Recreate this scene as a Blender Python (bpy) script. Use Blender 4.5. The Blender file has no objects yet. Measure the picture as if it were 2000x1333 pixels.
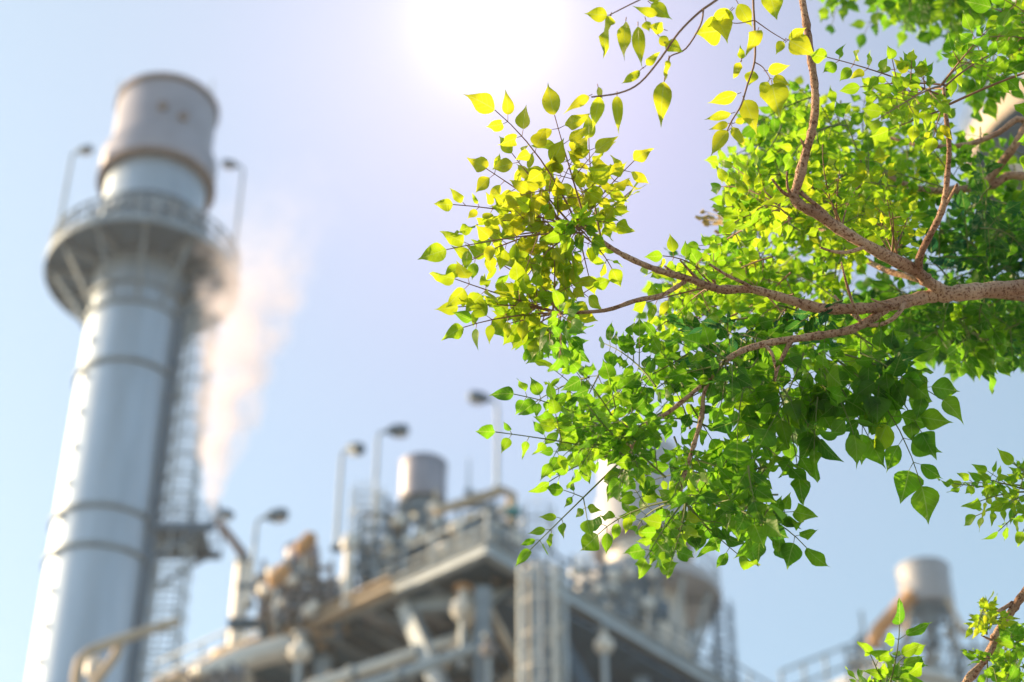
import bpy, math, random
import numpy as np
from mathutils import Vector, Matrix
R = math.radians
sc = bpy.context.scene
col = sc.collection

# ------------------------------------------------------------------ camera
F = 3800.0                       # focal length in photo pixels (2000 wide)
TH = R(37.2)                     # camera looks up
CAMZ = 1.6
cd = bpy.data.cameras.new('camera'); cam = bpy.data.objects.new('camera', cd); col.objects.link(cam)
cam.location = (0, 0, CAMZ); cam.rotation_euler = (math.pi/2 + TH, 0, 0)
cd.sensor_width = 36; cd.lens = 36*F/2000; cd.clip_start = .05; cd.clip_end = 5000
cd.dof.use_dof = True; cd.dof.focus_distance = 3.5; cd.dof.aperture_fstop = 3.2
sc.camera = cam

# ------------------------------------------------------------------ world, sun, exposure
SUN_EL, SUN_AZ = R(22), R(-73)   # azimuth measured from +Y towards +X
w = bpy.data.worlds.new('World'); sc.world = w; w.use_nodes = True
nt = w.node_tree; nd = nt.nodes; lk = nt.links
bg = nd['Background']
sky = nd.new('ShaderNodeTexSky'); sky.sky_type = 'NISHITA'; sky.sun_disc = False
sky.sun_elevation = SUN_EL; sky.sun_rotation = SUN_AZ; sky.air_density = 1.0; sky.dust_density = 1.0; sky.ozone_density = 1.6
geo = nd.new('ShaderNodeTexCoord')
def wmath(op, a, b=None):
    n = nd.new('ShaderNodeMath'); n.operation = op
    for i, v in enumerate((a, b)):
        if v is None: continue
        if isinstance(v, (int, float)): n.inputs[i].default_value = v
        else: lk.new(v, n.inputs[i])
    return n.outputs[0]
def direction(x, y):
    v = Vector(((x-1000)/F, 0, 0)) + Vector((0, math.cos(TH), math.sin(TH))) - (y-666.5)/F*Vector((0, -math.sin(TH), math.cos(TH)))
    return v.normalized()
gdir = direction(955, 35)
vm = nd.new('ShaderNodeVectorMath'); vm.operation = 'DOT_PRODUCT'
lk.new(geo.outputs['Generated'], vm.inputs[0]); vm.inputs[1].default_value = gdir
omc = wmath('SUBTRACT', 1.0, vm.outputs['Value'])
def glow(k, colr):
    e = wmath('POWER', 2.718, wmath('MULTIPLY', omc, -k))
    n = nd.new('ShaderNodeVectorMath'); n.operation = 'SCALE'; n.inputs[0].default_value = colr; lk.new(e, n.inputs['Scale'])
    return n.outputs[0]
def wadd(a, b):
    n = nd.new('ShaderNodeVectorMath'); n.operation = 'ADD'
    for i, v in enumerate((a, b)):
        if isinstance(v, tuple): n.inputs[i].default_value = v
        else: lk.new(v, n.inputs[i])
    return n.outputs[0]
tot = wadd(sky.outputs[0], (.50, .72, .46))
tot = wadd(tot, glow(2300, (2.8, 2.7, 2.6)))
tot = wadd(tot, glow(260, (1.0, .85, .75)))
tot = wadd(tot, glow(70, (.70, .35, .50)))
vs_ = nd.new('ShaderNodeVectorMath'); vs_.operation = 'DOT_PRODUCT'; lk.new(geo.outputs['Generated'], vs_.inputs[0])
vs_.inputs[1].default_value = (math.sin(SUN_AZ)*math.cos(SUN_EL), math.cos(SUN_AZ)*math.cos(SUN_EL), math.sin(SUN_EL))
ea = wmath('POWER', 2.718, wmath('MULTIPLY', wmath('SUBTRACT', 1.0, vs_.outputs['Value']), -3.2))
vl = nd.new('ShaderNodeVectorMath'); vl.operation = 'DOT_PRODUCT'; lk.new(geo.outputs['Generated'], vl.inputs[0]); vl.inputs[1].default_value = direction(1150, 330)
omc = wmath('SUBTRACT', 1.0, vl.outputs['Value'])
tot = wadd(tot, glow(75, (.50, .04, .38)))
na = nd.new('ShaderNodeVectorMath'); na.operation = 'SCALE'; na.inputs[0].default_value = (1.7, 1.3, .8); lk.new(ea, na.inputs['Scale'])
tot = wadd(tot, na.outputs[0])
lk.new(tot, bg.inputs['Color']); bg.inputs['Strength'].default_value = .113
sd = bpy.data.lights.new('sun', 'SUN'); sun = bpy.data.objects.new('sun', sd); col.objects.link(sun)
sd.energy = 4.4; sd.angle = R(.5); sd.color = (1, .72, .40)
sdir = Vector((math.sin(SUN_AZ)*math.cos(SUN_EL), math.cos(SUN_AZ)*math.cos(SUN_EL), math.sin(SUN_EL)))
sun.rotation_euler = sdir.to_track_quat('Z', 'Y').to_euler(); sun.location = sdir*50 + Vector((0, 0, 20))
sc.view_settings.view_transform = 'Standard'; sc.view_settings.look = 'None'
sc.view_settings.exposure = 1.15; sc.view_settings.gamma = 1
sc.cycles.max_bounces = 8; sc.cycles.diffuse_bounces = 4; sc.cycles.transmission_bounces = 6; sc.cycles.volume_bounces = 3
sc.cycles.sample_clamp_indirect = 4; sc.cycles.caustics_reflective = False; sc.cycles.caustics_refractive = False

# ------------------------------------------------------------------ placing
ct, st = math.cos(TH), math.sin(TH)
def P(x, y, d):
    u = (x-1000)/F*d; v = -(y-666.5)/F*d
    return Vector((u, d*ct - v*st, CAMZ + d*st + v*ct))
def Z(Y, y):                      # height at which ground distance Y shows at row y
    return CAMZ + Y*math.tan(TH + math.atan((666.5-y)/F))
def px(p):
    q = Vector(p) - Vector((0, 0, CAMZ)); d = q.y*ct + q.z*st
    return 1000 + F*q.x/d, 666.5 - F*(-q.y*st + q.z*ct)/d, d

# ------------------------------------------------------------------ scene helpers
def tag(o, label=None, cat=None, group=None, kind=None):
    for k, v in (('label', label), ('category', cat), ('group', group), ('kind', kind)):
        if v: o[k] = v
    return o
def empty(name, loc, label, cat, group=None):
    o = bpy.data.objects.new(name, None); col.objects.link(o); o.location = loc; o.empty_display_size = .2
    bpy.context.view_layer.update()
    return tag(o, label, cat, group)
def link(name, me, mat, parent=None):
    o = bpy.data.objects.new(name, me); col.objects.link(o)
    if mat: me.materials.append(mat)
    if parent:
        o.parent = parent; root = parent
        off = Vector((0, 0, 0))
        while root: off += Vector(root.location); root = root.parent
        o.location = -off
    return o
def rot_to(d):
    return Vector(d).to_track_quat('Z', 'Y').to_matrix()

class MB:
    def __init__(s): s.v = []; s.f = []; s.sm = []
    def add(s, vs, fs, smooth=False):
        n = len(s.v); s.v += [tuple(v) for v in vs]; s.f += [tuple(i+n for i in f) for f in fs]; s.sm += [smooth]*len(fs)
    def box(s, c, size, ax=None):
        ax = ax or (Vector((1,0,0)), Vector((0,1,0)), Vector((0,0,1)))
        c = Vector(c); h = [k/2 for k in size]
        vs = [c + ax[0]*h[0]*i + ax[1]*h[1]*j + ax[2]*h[2]*k for k in (-1,1) for j in (-1,1) for i in (-1,1)]
        s.add(vs, [(0,2,3,1),(4,5,7,6),(0,1,5,4),(2,6,7,3),(0,4,6,2),(1,3,7,5)])
    def beam(s, a, b, wd, ht=None):
        a = Vector(a); b = Vector(b); d = (b-a); L = d.length
        if L < 1e-6: return
        d.normalize(); up = Vector((0,0,1))
        if abs(d.z) > .95: up = Vector((0,1,0))
        x = d.cross(up).normalized(); z = x.cross(d).normalized()
        s.box((a+b)/2, (wd, L, ht or wd), (x, d, z))
    def ibeam(s, a, b, wd, ht, t=.06):
        a = Vector(a); b = Vector(b); d = (b-a).normalized(); up = Vector((0,0,1))
        if abs(d.z) > .95: up = Vector((0,1,0))
        x = d.cross(up).normalized(); z = x.cross(d).normalized(); L = (b-a).length; m = (a+b)/2
        s.box(m + z*(ht/2-t/2), (wd, L, t), (x, d, z)); s.box(m - z*(ht/2-t/2), (wd, L, t), (x, d, z))
        s.box(m, (t, L, ht-2*t), (x, d, z))
    def tube(s, pts, rads, n=8, cap=True, smooth=True):
        pts = [Vector(p) for p in pts]
        if isinstance(rads, (int, float)): rads = [rads]*len(pts)
        base = len(s.v); k = len(pts); prev = None
        for i, p in enumerate(pts):
            d = (pts[min(i+1, k-1)] - pts[max(i-1, 0)]).normalized()
            if prev is None:
                a = Vector((0,0,1)) if abs(d.z) < .9 else Vector((1,0,0))
                x = d.cross(a).normalized()
            else:
                x = (prev - d*prev.dot(d)).normalized()
            prev = x; y = d.cross(x)
            for j in range(n):
                t = 2*math.pi*j/n
                s.v.append(tuple(p + (x*math.cos(t) + y*math.sin(t))*rads[i]))
        for i in range(k-1):
            for j in range(n):
                a = base+i*n+j; b = base+i*n+(j+1) % n
                s.f.append((a, b, b+n, a+n)); s.sm.append(smooth)
        if cap:
            s.f.append(tuple(base+j for j in range(n))[::-1]); s.sm.append(False)
            s.f.append(tuple(base+(k-1)*n+j for j in range(n))); s.sm.append(False)
    def lathe(s, c, prof, n=64, a0=0, a1=2*math.pi, smooth=True):
        c = Vector(c); base = len(s.v); full = abs(a1-a0-2*math.pi) < 1e-6; m = n if full else n+1
        for r, z in prof:
            for j in range(m):
                t = a0 + (a1-a0)*j/n
                s.v.append((c.x+r*math.cos(t), c.y+r*math.sin(t), c.z+z))
        for i in range(len(prof)-1):
            for j in range(n):
                a = base+i*m+j; b = base+i*m+(j+1) % m
                s.f.append((a, b, b+m, a+m)); s.sm.append(smooth)
    def build(s, name, mat, parent=None, edge=True):
        me = bpy.data.meshes.new(name); me.from_pydata(s.v, [], s.f)
        me.polygons.foreach_set('use_smooth', s.sm); me.update()
        if edge and any(s.sm):
            try: me.set_sharp_from_angle(angle=R(40))
            except Exception: pass
        return link(name, me, mat, parent)

# ------------------------------------------------------------------ materials
def mat(name, base, rough=.5, metal=0, var=.12, scale=.6, bump=.0, bscale=20, spec=.5, streak=False, dark=(.3,.3,.3)):
    m = bpy.data.materials.new(name); m.use_nodes = True; n = m.node_tree.nodes; l = m.node_tree.links
    b = n['Principled BSDF']; b.inputs['Roughness'].default_value = rough; b.inputs['Metallic'].default_value = metal
    b.inputs['Specular IOR Level'].default_value = spec
    tc = n.new('ShaderNodeTexCoord'); mp = n.new('ShaderNodeMapping'); l.new(tc.outputs['Object'], mp.inputs[0])
    if streak: mp.inputs['Scale'].default_value = (1, 1, .12)
    no = n.new('ShaderNodeTexNoise'); no.inputs['Scale'].default_value = scale; no.inputs['Detail'].default_value = 6; no.inputs['Roughness'].default_value = .65
    l.new(mp.outputs[0], no.inputs['Vector'])
    rp = n.new('ShaderNodeValToRGB'); rp.color_ramp.elements[0].position = .3; rp.color_ramp.elements[1].position = .7
    c = Vector(base)
    rp.color_ramp.elements[0].color = (*(c*(1-var*1.6)), 1); rp.color_ramp.elements[1].color = (*[min(1, k*(1+var)) for k in c], 1)
    l.new(no.outputs[0], rp.inputs[0]); l.new(rp.outputs[0], b.inputs['Base Color'])
    mr = n.new('ShaderNodeMapRange'); mr.inputs[3].default_value = max(.05, rough-.08); mr.inputs[4].default_value = min(1, rough+.1)
    l.new(no.outputs[0], mr.inputs[0]); l.new(mr.outputs[0], b.inputs['Roughness'])
    if bump:
        n2 = n.new('ShaderNodeTexNoise'); n2.inputs['Scale'].default_value = bscale; n2.inputs['Detail'].default_value = 5
        l.new(tc.outputs['Object'], n2.inputs['Vector'])
        bu = n.new('ShaderNodeBump'); bu.inputs['Strength'].default_value = bump; bu.inputs['Distance'].default_value = .02
        l.new(n2.outputs[0], bu.inputs['Height']); l.new(bu.outputs[0], b.inputs['Normal'])
    return m
M = {
 'clad':   mat('aluminium_cladding', (.35,.43,.53), .46, .5, .22, .35, .15, 3, streak=True),
 'clad2':  mat('pale_cladding', (.38,.39,.43), .62, .25, .10, .5),
 'cap':    mat('stack_cap_steel', (.27,.27,.33), .5, .4, .12, .6),
 'rust':   mat('rusty_band', (.20,.15,.14), .8, .1, .3, 3),
 'galv':   mat('galvanised_steel', (.33,.38,.42), .55, .2, .15, 2),
 'dark':   mat('dark_and_shaded_steel', (.06,.11,.17), .6, .2, .2, 1.2),  # blue of shaded steelwork put into the base colour
 'steel':  mat('weathered_steel', (.20,.25,.30), .6, .3, .25, 1.0),
 'warm':   mat('buff_and_sunlit_steel', (.46,.37,.27), .6, .1, .2, 1.0),  # cream of sunlit steelwork put into the base colour
 'brown':  mat('brown_casing', (.20,.19,.20), .7, .1, .3, .6),
 'white':  mat('white_insulation', (.62,.60,.56), .5, .1, .08, 1.0),
 'teal':   mat('teal_paint', (.03,.25,.28), .5, 0, .1, 2),
 'orange': mat('orange_sunlit_paint', (.50,.27,.11), .6, 0, .15, 2),  # orange of low sunlight on the hoods put into the colour
 'under':  mat('deck_plate', (.07,.14,.21), .5, .2, .25, .5),  # blue shade of the deck underside put into the plate colour
 'glass':  mat('lamp_lens', (.55,.5,.45), .2, 0, .05, 2),
 'twig':   mat('green_twig', (.13,.17,.04), .6, 0, .2, 30),
 'rtwig':  mat('reddish_twig', (.24,.13,.07), .6, 0, .2, 30),
 'pod':    mat('dry_pod', (.50,.36,.12), .7, 0, .2, 20),
 'ground': mat('dusty_concrete', (.26,.25,.23), .9, 0, .2, .3, .3, 4),
}
def bark():
    m = bpy.data.materials.new('speckled_bark'); m.use_nodes = True; n = m.node_tree.nodes; l = m.node_tree.links
    b = n['Principled BSDF']; b.inputs['Roughness'].default_value = .85; b.inputs['Specular IOR Level'].default_value = .25
    tc = n.new('ShaderNodeTexCoord')
    a = n.new('ShaderNodeTexNoise'); a.inputs['Scale'].default_value = 16; a.inputs['Detail'].default_value = 6; l.new(tc.outputs['Object'], a.inputs['Vector'])
    r1 = n.new('ShaderNodeValToRGB'); e = r1.color_ramp.elements
    e[0].position = .32; e[0].color = (.33,.19,.13,1); e[1].position = .66; e[1].color = (.62,.42,.30,1); l.new(a.outputs[0], r1.inputs[0])
    v = n.new('ShaderNodeTexNoise'); v.inputs['Scale'].default_value = 170; v.inputs['Detail'].default_value = 3; v.inputs['Roughness'].default_value = .7; l.new(tc.outputs['Object'], v.inputs['Vector'])
    r2 = n.new('ShaderNodeValToRGB'); e = r2.color_ramp.elements
    e[0].position = .39; e[0].color = (.33,.22,.18,1); e[1].position = .48; e[1].color = (1,1,1,1); l.new(v.outputs[0], r2.inputs[0])
    mx = n.new('ShaderNodeMix'); mx.data_type = 'RGBA'; mx.blend_type = 'MULTIPLY'; mx.inputs[0].default_value = .9
    l.new(r1.outputs[0], mx.inputs[6]); l.new(r2.outputs[0], mx.inputs[7]); l.new(mx.outputs[2], b.inputs['Base Color'])
    h = n.new('ShaderNodeMath'); h.operation = 'ADD'; l.new(a.outputs[0], h.inputs[0]); l.new(v.outputs[0], h.inputs[1])
    bu = n.new('ShaderNodeBump'); bu.inputs['Strength'].default_value = 1.0; bu.inputs['Distance'].default_value = .009
    l.new(h.outputs[0], bu.inputs['Height']); l.new(bu.outputs[0], b.inputs['Normal'])
    return m
M['bark'] = bark()
def leafmat():
    m = bpy.data.materials.new('leaf_blade'); m.use_nodes = True; n = m.node_tree.nodes; l = m.node_tree.links
    b = n['Principled BSDF']; out = n['Material Output']
    at = n.new('ShaderNodeAttribute'); at.attribute_name = 'leafcol'
    uv = n.new('ShaderNodeUVMap'); uv.uv_map = 'UVMap'; sp = n.new('ShaderNodeSeparateXYZ'); l.new(uv.outputs[0], sp.inputs[0])
    def mth(op, a, c=None, clamp=False):
        k = n.new('ShaderNodeMath'); k.operation = op; k.use_clamp = clamp
        for i, x in enumerate((a, c)):
            if x is None: continue
            if isinstance(x, (int, float)): k.inputs[i].default_value = x
            else: l.new(x, k.inputs[i])
        return k.outputs[0]
    av = mth('ABSOLUTE', sp.outputs[1])
    mid = mth('SUBTRACT', 1.0, mth('MULTIPLY', av, 16.0), True)
    wv = mth('SUBTRACT', mth('MULTIPLY', sp.outputs[0], 6.0), mth('MULTIPLY', av, 2.0))
    fr = mth('ABSOLUTE', mth('SUBTRACT', mth('FRACT', wv), .5))
    side = mth('MULTIPLY', mth('SUBTRACT', 1.0, mth('MULTIPLY', fr, 9.0), True), mth('SUBTRACT', 1.0, av, True))
    vein = mth('MAXIMUM', mid, mth('MULTIPLY', side, .55))
    tc = n.new('ShaderNodeTexCoord'); no = n.new('ShaderNodeTexNoise'); no.inputs['Scale'].default_value = 55; no.inputs['Detail'].default_value = 3
    l.new(tc.outputs['Object'], no.inputs['Vector'])
    mo = n.new('ShaderNodeMapRange'); mo.inputs[1].default_value = .3; mo.inputs[2].default_value = .7; mo.inputs[3].default_value = .82; mo.inputs[4].default_value = 1.12
    l.new(no.outputs[0], mo.inputs[0])
    vs = n.new('ShaderNodeVectorMath'); vs.operation = 'SCALE'; l.new(at.outputs['Color'], vs.inputs[0]); l.new(mo.outputs[0], vs.inputs['Scale'])
    sn = n.new('ShaderNodeTexNoise'); sn.inputs['Scale'].default_value = 210; sn.inputs['Detail'].default_value = 2; l.new(tc.outputs['Object'], sn.inputs['Vector'])
    spm = n.new('ShaderNodeMix'); spm.data_type = 'RGBA'; spm.inputs[7].default_value = (.20,.10,.02,1)
    l.new(mth('MULTIPLY', mth('SUBTRACT', sn.outputs[0], .71), 12.0, True), spm.inputs[0]); l.new(vs.outputs[0], spm.inputs[6])
    mv = n.new('ShaderNodeMix'); mv.data_type = 'RGBA'; mv.inputs[7].default_value = (.50,.62,.16,1)
    l.new(mth('MULTIPLY', vein, .6), mv.inputs[0]); l.new(spm.outputs[2], mv.inputs[6])
    # thin blade: reflecting part plus light passing through
    rf = n.new('ShaderNodeVectorMath'); rf.operation = 'MULTIPLY'; rf.inputs[1].default_value = (.36,.42,.9); l.new(mv.outputs[2], rf.inputs[0])
    l.new(rf.outputs[0], b.inputs['Base Color']); b.inputs['Roughness'].default_value = .42; b.inputs['Specular IOR Level'].default_value = .45
    tr = n.new('ShaderNodeBsdfTranslucent'); l.new(mv.outputs[2], tr.inputs[0])
    ms = n.new('ShaderNodeMixShader'); ms.inputs[0].default_value = .72
    l.new(b.outputs[0], ms.inputs[1]); l.new(tr.outputs[0], ms.inputs[2]); l.new(ms.outputs[0], out.inputs['Surface'])
    bu = n.new('ShaderNodeBump'); bu.inputs['Strength'].default_value = .5; bu.inputs['Distance'].default_value = .002
    l.new(mth('ADD', vein, no.outputs[0]), bu.inputs['Height']); l.new(bu.outputs[0], b.inputs['Normal'])
    return m
M['leaf'] = leafmat()

# ================================================================== SETTING
g = MB(); g.add([(-900,-900,0),(900,-900,0),(900,1500,0),(-900,1500,0)], [(0,1,2,3)])
tag(g.build('ground', M['ground']), kind='structure')

hz = MB(); hz.box((0, 70, 42), (240, 200, 88))
def hazemat():
    m = bpy.data.materials.new('air'); m.use_nodes = True; n = m.node_tree.nodes; n.remove(n['Principled BSDF'])
    v = n.new('ShaderNodeVolumePrincipled'); v.inputs['Color'].default_value = (.84,.91,1,1); v.inputs['Density'].default_value = .0005; v.inputs['Anisotropy'].default_value = .3
    m.node_tree.links.new(v.outputs[0], n['Material Output'].inputs['Volume']); return m
hzo = hz.build('haze', hazemat()); tag(hzo, 'thin pale haze in the air between the tree and the plant', 'haze', kind='stuff')

# ================================================================== exhaust stacks
def ring_rail(mb, c, r, z, h=1.1, n=28, a0=0, a1=2*math.pi, thick=.04):
    cx, cy = c
    for hh in (h, h*.55):
        mb.tube([(cx+r*math.cos(a0+(a1-a0)*k/60), cy+r*math.sin(a0+(a1-a0)*k/60), z+hh) for k in range(61)], thick, 5, False)
    for k in range(n+1):
        t = a0+(a1-a0)*k/n
        mb.tube([(cx+r*math.cos(t), cy+r*math.sin(t), z), (cx+r*math.cos(t), cy+r*math.sin(t), z+h)], thick, 5)
def cage_ladder(x, y, z0, z1, wd, facing, parent, m, hoop=True, step=.32, name='ladder', r=.03):
    fx, fy = math.cos(facing), math.sin(facing); sx, sy = -fy, fx
    mb = MB()
    for s in (-1, 1): mb.tube([(x+sx*wd/2*s, y+sy*wd/2*s, z0), (x+sx*wd/2*s, y+sy*wd/2*s, z1)], r*1.3, 6)
    k = z0
    while k < z1:
        mb.tube([(x-sx*wd/2, y-sy*wd/2, k), (x+sx*wd/2, y+sy*wd/2, k)], r*.7, 5); k += step
    L = mb.build(name, m, parent)
    if hoop:
        hb = MB(); k = z0+.4; R_ = wd*.75
        def hp(t, kk): return (x+sx*R_*math.cos(t)+fx*R_*(math.sin(t)*1.3), y+sy*R_*math.cos(t)+fy*R_*(math.sin(t)*1.3), kk)
        while k <= z1:
            hb.tube([hp(math.pi*j/10, k) for j in range(11)], r, 5, False); k += 1.1
        for j in (1, 3, 5, 7, 9):
            hb.tube([hp(math.pi*j/10, z0+.4), hp(math.pi*j/10, z1)], r*.8, 5)
        hb.build('safety_cage', m, L)
    return L

# --- main stack on the left
s0 = P(256, 700, 97); SX, SY = s0.x, s0.y; r0 = 2.42
def zn(r, y, Y=SY): return Z(Y-r, y)      # height of the near side of a ring seen at row y
ST = empty('exhaust_stack', (SX, SY, 0), 'tall silver exhaust stack with round railed platform, leftmost of the stacks', 'stack')
zf = zn(4.85, 424)                      # platform floor
zc = zn(3.05, 290)
b = MB(); b.lathe((SX,SY,0), [(r0+.02,0),(r0,zf+.6)], 72); b.build('shaft', M['clad'], ST)
bands = MB()
for y in (1062, 985, 700, 548):
    z = zn(r0, y); bands.lathe((SX,SY,z), [(r0,-.10),(r0+.16,-.10),(r0+.16,.10),(r0,.10)], 72)
    if y == 548:
        pass
    bd = bands.build('stiffening_ring', M['steel'], ST); bands = MB()
for y in range(600, 1340, 70):
    z = zn(r0, y+50)
    for a in (R(228),):
        lug = MB(); lug.box((SX+(r0+.06)*math.cos(a), SY+(r0+.06)*math.sin(a), z), (.16,.16,.3)); lug.build('lug', M['steel'], ST)
b = MB(); zt = zc-.05; b.lathe((SX,SY,0), [(r0+.0,zf+.6),(r0+.22,zf+.75),(r0+.22,zt+1.2)], 72); b.build('upper_shaft', M['clad'], ST)
zcap = zn(2.7, 232); ztop = zn(2.72, 146)
b = MB(); b.lathe((SX,SY,0), [(2.66,zc+.15),(3.02,zc+.15),(3.08,zc+.3),(3.08,zn(3,246)),(2.70,zcap),(2.70,ztop),(2.55,ztop),(2.55,zc+.2)], 72)
capo = b.build('cap', M['cap'], ST)
b = MB(); b.lathe((SX,SY,ztop), [(2.70,-.22),(2.84,-.22),(2.84,.10),(2.6,.10),(2.6,-.22)], 72); b.build('rim', M['rust'], capo)
b = MB(); b.lathe((SX,SY,zc), [(2.66,-.12),(3.14,-.12),(3.14,.14),(2.7,.14)], 72); b.build('collar_ring', M['rust'], capo)
for a_, yy in ((-82, 208), (-58, 218)):
    b = MB(); a = R(a_); q = Vector((SX+2.72*math.cos(a), SY+2.72*math.sin(a), zn(2.7, yy)))
    b.tube([q, q+Vector((math.cos(a), math.sin(a), 0))*.14], .28, 14); b.build('port', M['rust'], capo)
for a in (R(205), R(-25), R(60)):
    b = MB(); q = Vector((SX+2.8*math.cos(a), SY+2.8*math.sin(a), ztop-.4)); b.tube([q, q+Vector((0,0,1.5))], .05, 6); b.build('lightning_rod', M['galv'], capo)
# platform
RP = 4.85
b = MB(); b.lathe((SX,SY,zf), [(r0+.02,0),(RP,0),(RP,.12),(r0+.02,.12)], 72)
pl = b.build('platform', M['dark'], ST)
b = MB(); b.lathe((SX,SY,zf), [(RP+.01,-.28),(RP+.12,-.28),(RP+.12,.2),(RP+.01,.2),(RP+.01,-.28)], 72); b.build('toe_board', M['steel'], pl)
for k in range(12):
    a = 2*math.pi*(k+.35)/12; c, s_ = math.cos(a), math.sin(a); b = MB()
    b.beam((SX+r0*c, SY+r0*s_, zf-.18), (SX+(RP-.05)*c, SY+(RP-.05)*s_, zf-.18), .22, .3)
    b.beam((SX+r0*c, SY+r0*s_, zf-3.2), (SX+(RP-.4)*c, SY+(RP-.4)*s_, zf-.32), .15, .18); b.build('bracket', M['steel'], pl)
b = MB(); b.lathe((SX,SY,zf-3.3), [(r0,-.12),(r0+.14,-.12),(r0+.14,.12),(r0,.12)], 64)
b.build('bracket_ring', M['steel'], pl)
b = MB(); ring_rail(b, (SX,SY), RP-.05, zf+.12, 1.35, 34, thick=.085); b.build('railing', M['steel'], pl)
b = MB(); ring_rail(b, (SX,SY), 2.95, zf+1.2, 2.2, 30, thick=.09); b.lathe((SX,SY,zf+1.1), [(2.66,0),(3.0,0),(3.0,.1),(2.66,.1)], 48)
for k in range(10):
    a = 2*math.pi*k/10; b.beam((SX+2.9*math.cos(a), SY+2.9*math.sin(a), zf+.1), (SX+2.9*math.cos(a), SY+2.9*math.sin(a), zf+1.2), .08)
b.build('upper_walkway', M['dark'], pl)
# cabinets standing on the platform floor
rng = random.Random(5)
for k in range(7):
    a = R(-150+k*38); b = MB(); b.box((SX+3.9*math.cos(a), SY+3.9*math.sin(a), zf+.12+.45), (.5,.4,.9)); b.build('cabinet', M[rng.choice(['warm','galv','dark'])], pl)
# ladders and landings, right side
lx = P(386, 700, 97).x
zm = Z(SY, 1052)
cage_ladder(lx, SY, 0.3, zm-.2, 1.3, R(-90), ST, M['galv'], r=.06)
cage_ladder(lx+.1, SY-.3, zm+.2, zf-2.2, 1.1, R(-90), ST, M['galv'], r=.06)
b = MB(); b.box(((SX+lx)/2+1.1, SY, zm), (lx-SX+2.0-r0+1.2, 2.6, .18))
b.beam((SX+r0-.1, SY-1.2, zm-2.0), (lx+1.6, SY-1.2, zm-.1), .16); b.beam((SX+r0-.1, SY+1.2, zm-2.0), (lx+1.6, SY+1.2, zm-.1), .16)
for yy in (-1.3, 1.3): b.beam((SX+r0, SY+yy, zm-.15), (lx+2.0, SY+yy, zm-.15), .14, .4)
ld = b.build('landing', M['dark'], ST)
b = MB()
x0, x1 = SX+r0+.2, lx+2.0
for yy in (-1.25, 1.25):
    for h in (.55, 1.15): b.tube([(x0, SY+yy, zm+h), (x1, SY+yy, zm+h)], .045, 5)
    for k in range(7): xx = x0+(x1-x0)*k/6; b.tube([(xx, SY+yy, zm), (xx, SY+yy, zm+1.15)], .045, 5)
for h in (.55, 1.15): b.tube([(x1, SY-1.25, zm+h), (x1, SY+1.25, zm+h)], .045, 5)
b.build('railing', M['dark'], ld)
b = MB(); zu = Z(SY, 600)
b.box((SX+r0+.95, SY-.2, zu), (1.8, 2.8, .2)); b.box((SX+r0+1.0, SY+.3, zu+1.3), (1.2, 1.4, 2.4))
b.beam((SX+r0, SY-1.2, zu-1.6), (SX+r0+1.7, SY-1.2, zu-.1), .18)
for yy in (-1.5, 1.1):
    for h in (.6, 1.2): b.tube([(SX+r0+.3, SY+yy, zu+h), (SX+r0+1.8, SY+yy, zu+h)], .05, 5)
    for k in range(5): b.tube([(SX+r0+.3+.37*k, SY+yy, zu), (SX+r0+.3+.37*k, SY+yy, zu+1.2)], .05, 5)
b.build('landing', M['dark'], ST)
b = MB(); ax_ = SX+r0+.25
b.box((SX+r0*math.cos(R(-22))+.12, SY+r0*math.sin(R(-22)), (zf-3.5)/2), (.45,.6,zf-3.5)); b.build('side_strip', M['dark'], ST)  # dark box strip down the right side of the shaft

# ------------------------------------------------------------------ lamp posts
def lamp(base, h, arm, label, r=.07, tilt=0, head=1.0, group='lamp posts on the plant'):
    base = Vector(base); t = empty('lamp_post', base, label, 'lamp', group)
    top = base + Vector((0,0,h)); ax = Vector((arm[0], arm[1], 0)); a = ax.normalized()
    b = MB(); b.tube([base, top-Vector((0,0,.3)), top-Vector((0,0,.06))+a*.08, top+a*.3], [r, r*.8, r*.75, r*.7], 8); b.build('pole', M['galv'], t)
    b = MB(); b.tube([base, base+Vector((0,0,.12))], r*2.2, 12); b.build('base_plate', M['steel'], t)
    hp = top + a*.25; d = (a + Vector((0,0,-math.tan(tilt)))).normalized()
    b = MB(); b.tube([hp, hp+d*.12*head, hp+d*.35*head, hp+d*.75*head, hp+d*.85*head], [.06, .14*head, .24*head, .22*head, .08*head], 12)
    hd = b.build('lamp_head', M['dark'], t)
    side = d.cross(Vector((0,0,1))).normalized(); dn = side.cross(d).normalized()
    if dn.z > 0: dn = -dn
    b = MB(); b.box(hp+d*.52*head+dn*.19*head, (.26*head,.4*head,.1*head), (side, d, dn)); b.build('lens', M['glass'], hd)
    return t
def lamp_at(xb, yb, yt, d, arm, label, **k):
    p = P(xb, yb, d); return lamp(p, Z(p.y, yt)-p.z, arm, label, **k)
a = R(200); lamp((SX+(RP-.25)*math.cos(a), SY+(RP-.25)*math.sin(a), zf+.12), 7.2, (1,-.3), 'thin lamp post rising from the left rim of the round stack platform', r=.11, head=1.1)
a = R(-3); lamp((SX+(RP-.25)*math.cos(a), SY+(RP-.25)*math.sin(a), zf+.12), 7.4, (-1,-.3), 'thin lamp post behind the steam on the right rim of the stack platform', r=.10, head=1.1)
lamp((lx+1.85, SY-1.25, zm+.09), .01+.6, (1,-.2), 'small dark floodlight on the corner of the lower stack landing', r=.05, tilt=R(30))

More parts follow.
